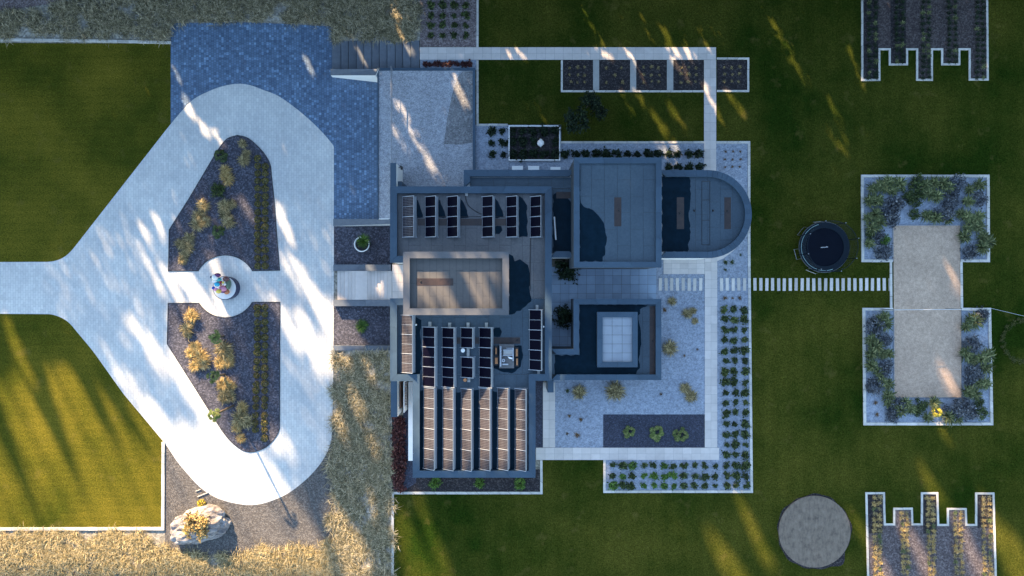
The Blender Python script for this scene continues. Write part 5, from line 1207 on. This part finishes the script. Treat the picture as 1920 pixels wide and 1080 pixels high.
LIT_SEG = [(12, 600, 55, 720, 7, 12, 0), (122, 690, 150, 740, 7, 8, 0), (262, 425, 276, 470, 6, 6, 0), (290, 405, 305, 440, 5, 5, 0), (325, 125, 341, 156, 3, 2.5, 0), (345, 185, 364, 224, 8, 6, 0), (376, 228, 390, 254, 6, 5, 0), (400, 245, 418, 270, 6, 5, 0), (350, 294, 362, 314, 4, 4, 0),
           (452, 372, 472, 408, 6, 5, 0), (520, 385, 545, 450, 6, 6, 0), (286, 492, 340, 575, 12, 12, 0), (335, 505, 402, 605, 13, 15, 0), (394, 476, 410, 516, 6, 6, 0), (405, 558, 428, 596, 9, 9, 0), (535, 480, 570, 540, 8, 9, 0), (555, 500, 600, 580, 11, 12, 0), (508, 560, 560, 650, 8, 10, 0), (560, 590, 605, 690, 8, 10, 0),
           (250, 600, 310, 690, 8, 10, 0), (330, 690, 400, 790, 10, 14, 0), (500, 800, 520, 835, 8, 10, 0), (530, 810, 545, 850, 5, 6, 0), (570, 105, 590, 145, 5, 4, 0), (380, 380, 395, 410, 5, 5, 0),
           (634, 660, 660, 692, 9, 9, .5), (655, 728, 690, 795, 9, 10, .8), (632, 770, 650, 822, 8, 9, .3), (700, 828, 714, 862, 7, 8, 1.2), (615, 950, 690, 1090, 16, 34, .3), (690, 690, 705, 720, 6, 6, 1), (695, 930, 702, 975, 5, 5, 1.4),
           (748, 970, 800, 1100, 14, 30, G), (786, 935, 840, 1095, 6, 14, G), (1383, 930, 1442, 1055, 6, 13, G), (1332, 1005, 1392, 1095, 10, 20, G), (1597, 965, 1622, 1012, 7, 8, G), (1728, 875, 1766, 945, 7, 9, G), (1868, 990, 1940, 1100, 16, 40, G),
           (1638, 1040, 1662, 1095, 12, 14, G), (1688, 980, 1708, 1012, 9, 9, G), (1710, 1005, 1745, 1090, 6, 10, G), (1808, 1005, 1850, 1090, 8, 12, G), (1846, 938, 1862, 1000, 9, 10, G), (1792, 962, 1806, 998, 8, 8, G),
           (1775, 497, 1797, 548, 4, 5, G), (1760, 688, 1792, 738, 5, 6, G), (1750, 750, 1768, 790, 8, 9, G + .6), (1820, 582, 1836, 604, 7, 7, G + .4),
           (1090, 15, 1132, 86, 4, 4, G), (1200, 28, 1226, 78, 3.5, 4, G), (1235, 38, 1266, 88, 5, 6, G), (1310, 52, 1327, 88, 3, 4, G), (943, 92, 960, 116, 4, 4, G), (968, 90, 984, 114, 4, 4, G), (1112, 86, 1146, 114, 5, 5, G), (1165, 86, 1196, 114, 5, 5, G), (1252, 84, 1292, 118, 8, 8, G), (1286, 88, 1304, 112, 4, 4, G),
           (1192, 172, 1272, 282, 5, 7, G), (1163, 172, 1187, 208, 4, 4, G), (1253, 192, 1284, 240, 5, 5, G), (1008, 202, 1026, 234, 3.5, 3.5, G), (988, 182, 1013, 232, 2.5, 2.5, G), (1238, 272, 1264, 302, 7, 7, G), (1320, 160, 1346, 224, 6, 6, G), (1363, 172, 1396, 218, 5, 5, G), (1463, 72, 1512, 158, 4.5, 5, G),
           (1553, 180, 1587, 265, 4.5, 5, G), (1590, 82, 1620, 168, 3.5, 4, G), (1438, 28, 1462, 62, 3, 3.5, G), (1550, 238, 1582, 284, 4.5, 4.5, G), (1193, 115, 1222, 165, 5, 6, G), (1262, 115, 1290, 150, 6, 6, G),
           (842, 130, 882, 218, 6, 7, G), (752, 205, 832, 348, 7, 8, G), (711, 142, 723, 182, 5, 5, G), (744, 252, 770, 294, 5, 5, G), (753, 82, 787, 128, 5, 5, 1.2), (672, 95, 690, 125, 4, 4, .6), (660, 75, 670, 88, 3, 3, .6), (745, 40, 760, 60, 5, 5, 1.2),
           (1024, 560, 1036, 600, 8, 8, 5.5), (1024, 645, 1036, 700, 7, 7, 5.5), (700, 505, 728, 562, 5, 7, 1.0), (742, 498, 758, 540, 4, 5, 1.6)]
def lit_mask(x, y, z, margin, rnd):
    hit = np.zeros(x.shape, bool); cache = {}; jg = np.random.default_rng(int(abs(x[0]) * 1e4)); jx, jy = jg.normal(0, 5, len(x)), jg.normal(0, 9, len(x)); js = jg.normal(0, 2.0, len(x))
    def proj(zp):
        if zp not in cache:
            t = (z - zp) / TAN; gx = x + DX * t; gy = y + DY * t; k = H / (H - zp) * S; cache[zp] = (960 + gx * k, 540 - gy * k)
        return cache[zp]
    def seg(s_, extra):
        px, py = proj(s_[6]); ax, ay, bx, by = s_[:4]; dx, dy = bx - ax, by - ay
        t = np.clip(((px - ax) * dx + (py - ay) * dy) / (dx * dx + dy * dy), 0, 1)
        return np.hypot(px - ax - dx * t, py - ay - dy * t) < (s_[4] + (s_[5] - s_[4]) * t) + extra
    for poly, zp in LIT_POLY:
        px, py = proj(zp); px = px + jx; py = py + jy; m_ = in_poly(px, py, poly) | in_poly(px + 6, py + 3, poly) | in_poly(px - 6, py - 3, poly) | in_poly(px + 3, py - 8, poly) | in_poly(px - 3, py + 8, poly)
        for f_ in FINGERS:
            if f_[6] == zp: m_ &= ~seg(f_, 0)
        hit |= m_
    px, py = proj(0.0)   # leaves thinned at random to let some sun onto the drive
    thin = in_poly(px + 3 * jx, py + 3 * jy, [(60, 470), (300, 380), (330, 330), (520, 380), (630, 330), (640, 940), (560, 960), (300, 840), (90, 600)])
    hit |= thin & (jg.random(len(x)) < .60)
    soft = rnd < .07
    for s_ in LIT_SEG:
        m_ = seg(s_, margin + js); faint = s_[6] == G and s_[1] < 330
        hit |= (m_ & ~soft) if faint else m_
    return hit
ti = 0
for row, (Y, step, zt_) in enumerate(((32.5, 4.2, 29.5), (39.0, 4.6, 33.0))):
    X = -82.0 - row * 3; ri = 0
    while X < 50 - row * 2:
        g = np.random.default_rng(1000 + ti); bx, by = X + g.uniform(-.8, .8), Y + g.uniform(-1.0, 1.0)
        zb = G if bx > xn else 0.0
        h = zt_ + g.uniform(-1.5, 1.5); n = 8400
        zz = g.uniform(.4, h, n); f = zz / h
        rad = 3.3 * np.clip(1.05 - .55 * f ** 2.2, .2, 1) * np.sqrt(g.random(n)); th = g.uniform(0, 2 * np.pi, n)
        Cc = np.stack([bx + rad * np.cos(th), by + rad * np.sin(th), zz], 1)
        keep = ~lit_mask(Cc[:, 0], Cc[:, 1], Cc[:, 2], 3.2, g.random(n)); Cc = Cc[keep]  # leaves dropped wherever they would shade the chosen sunny areas
        Cc[:, 0] -= bx; Cc[:, 1] -= by; Cc[:, 2] -= zb
        Cc = Cc[Cc[:, 2] > .2]
        V, F = leaf_quads(Cc, .30, g, 0.0, .62)
        o = empty('pine_tree', (bx, by, zb), label='tall evergreen beyond the top edge, %s from the west in the %s row' % (ORD[ri], ('front', 'rear')[row]), cat='tree', group='shelter belt trees beyond the top edge')
        top = float(Cc[:, 2].max()) * .9
        mb = MB(); k = 6
        for i in range(k): mb.tube((0, 0, top * i / k), (0, 0, top * (i + 1) / k), .26 * (1 - i / k) + .04, .26 * (1 - (i + 1) / k) + .04, 8)
        for i in range(8):
            t = i * 2.4; z_ = top * (.25 + .08 * i); mb.tube((0, 0, z_), (1.6 * math.cos(t), 1.6 * math.sin(t), z_ + .6), .05, .02, 5)
        mb.build('trunk', 'trunk', o)
        link('crown', mesh_np('crown', V, F), 'leaf_pine', o)
        X += step; ti += 1; ri += 1
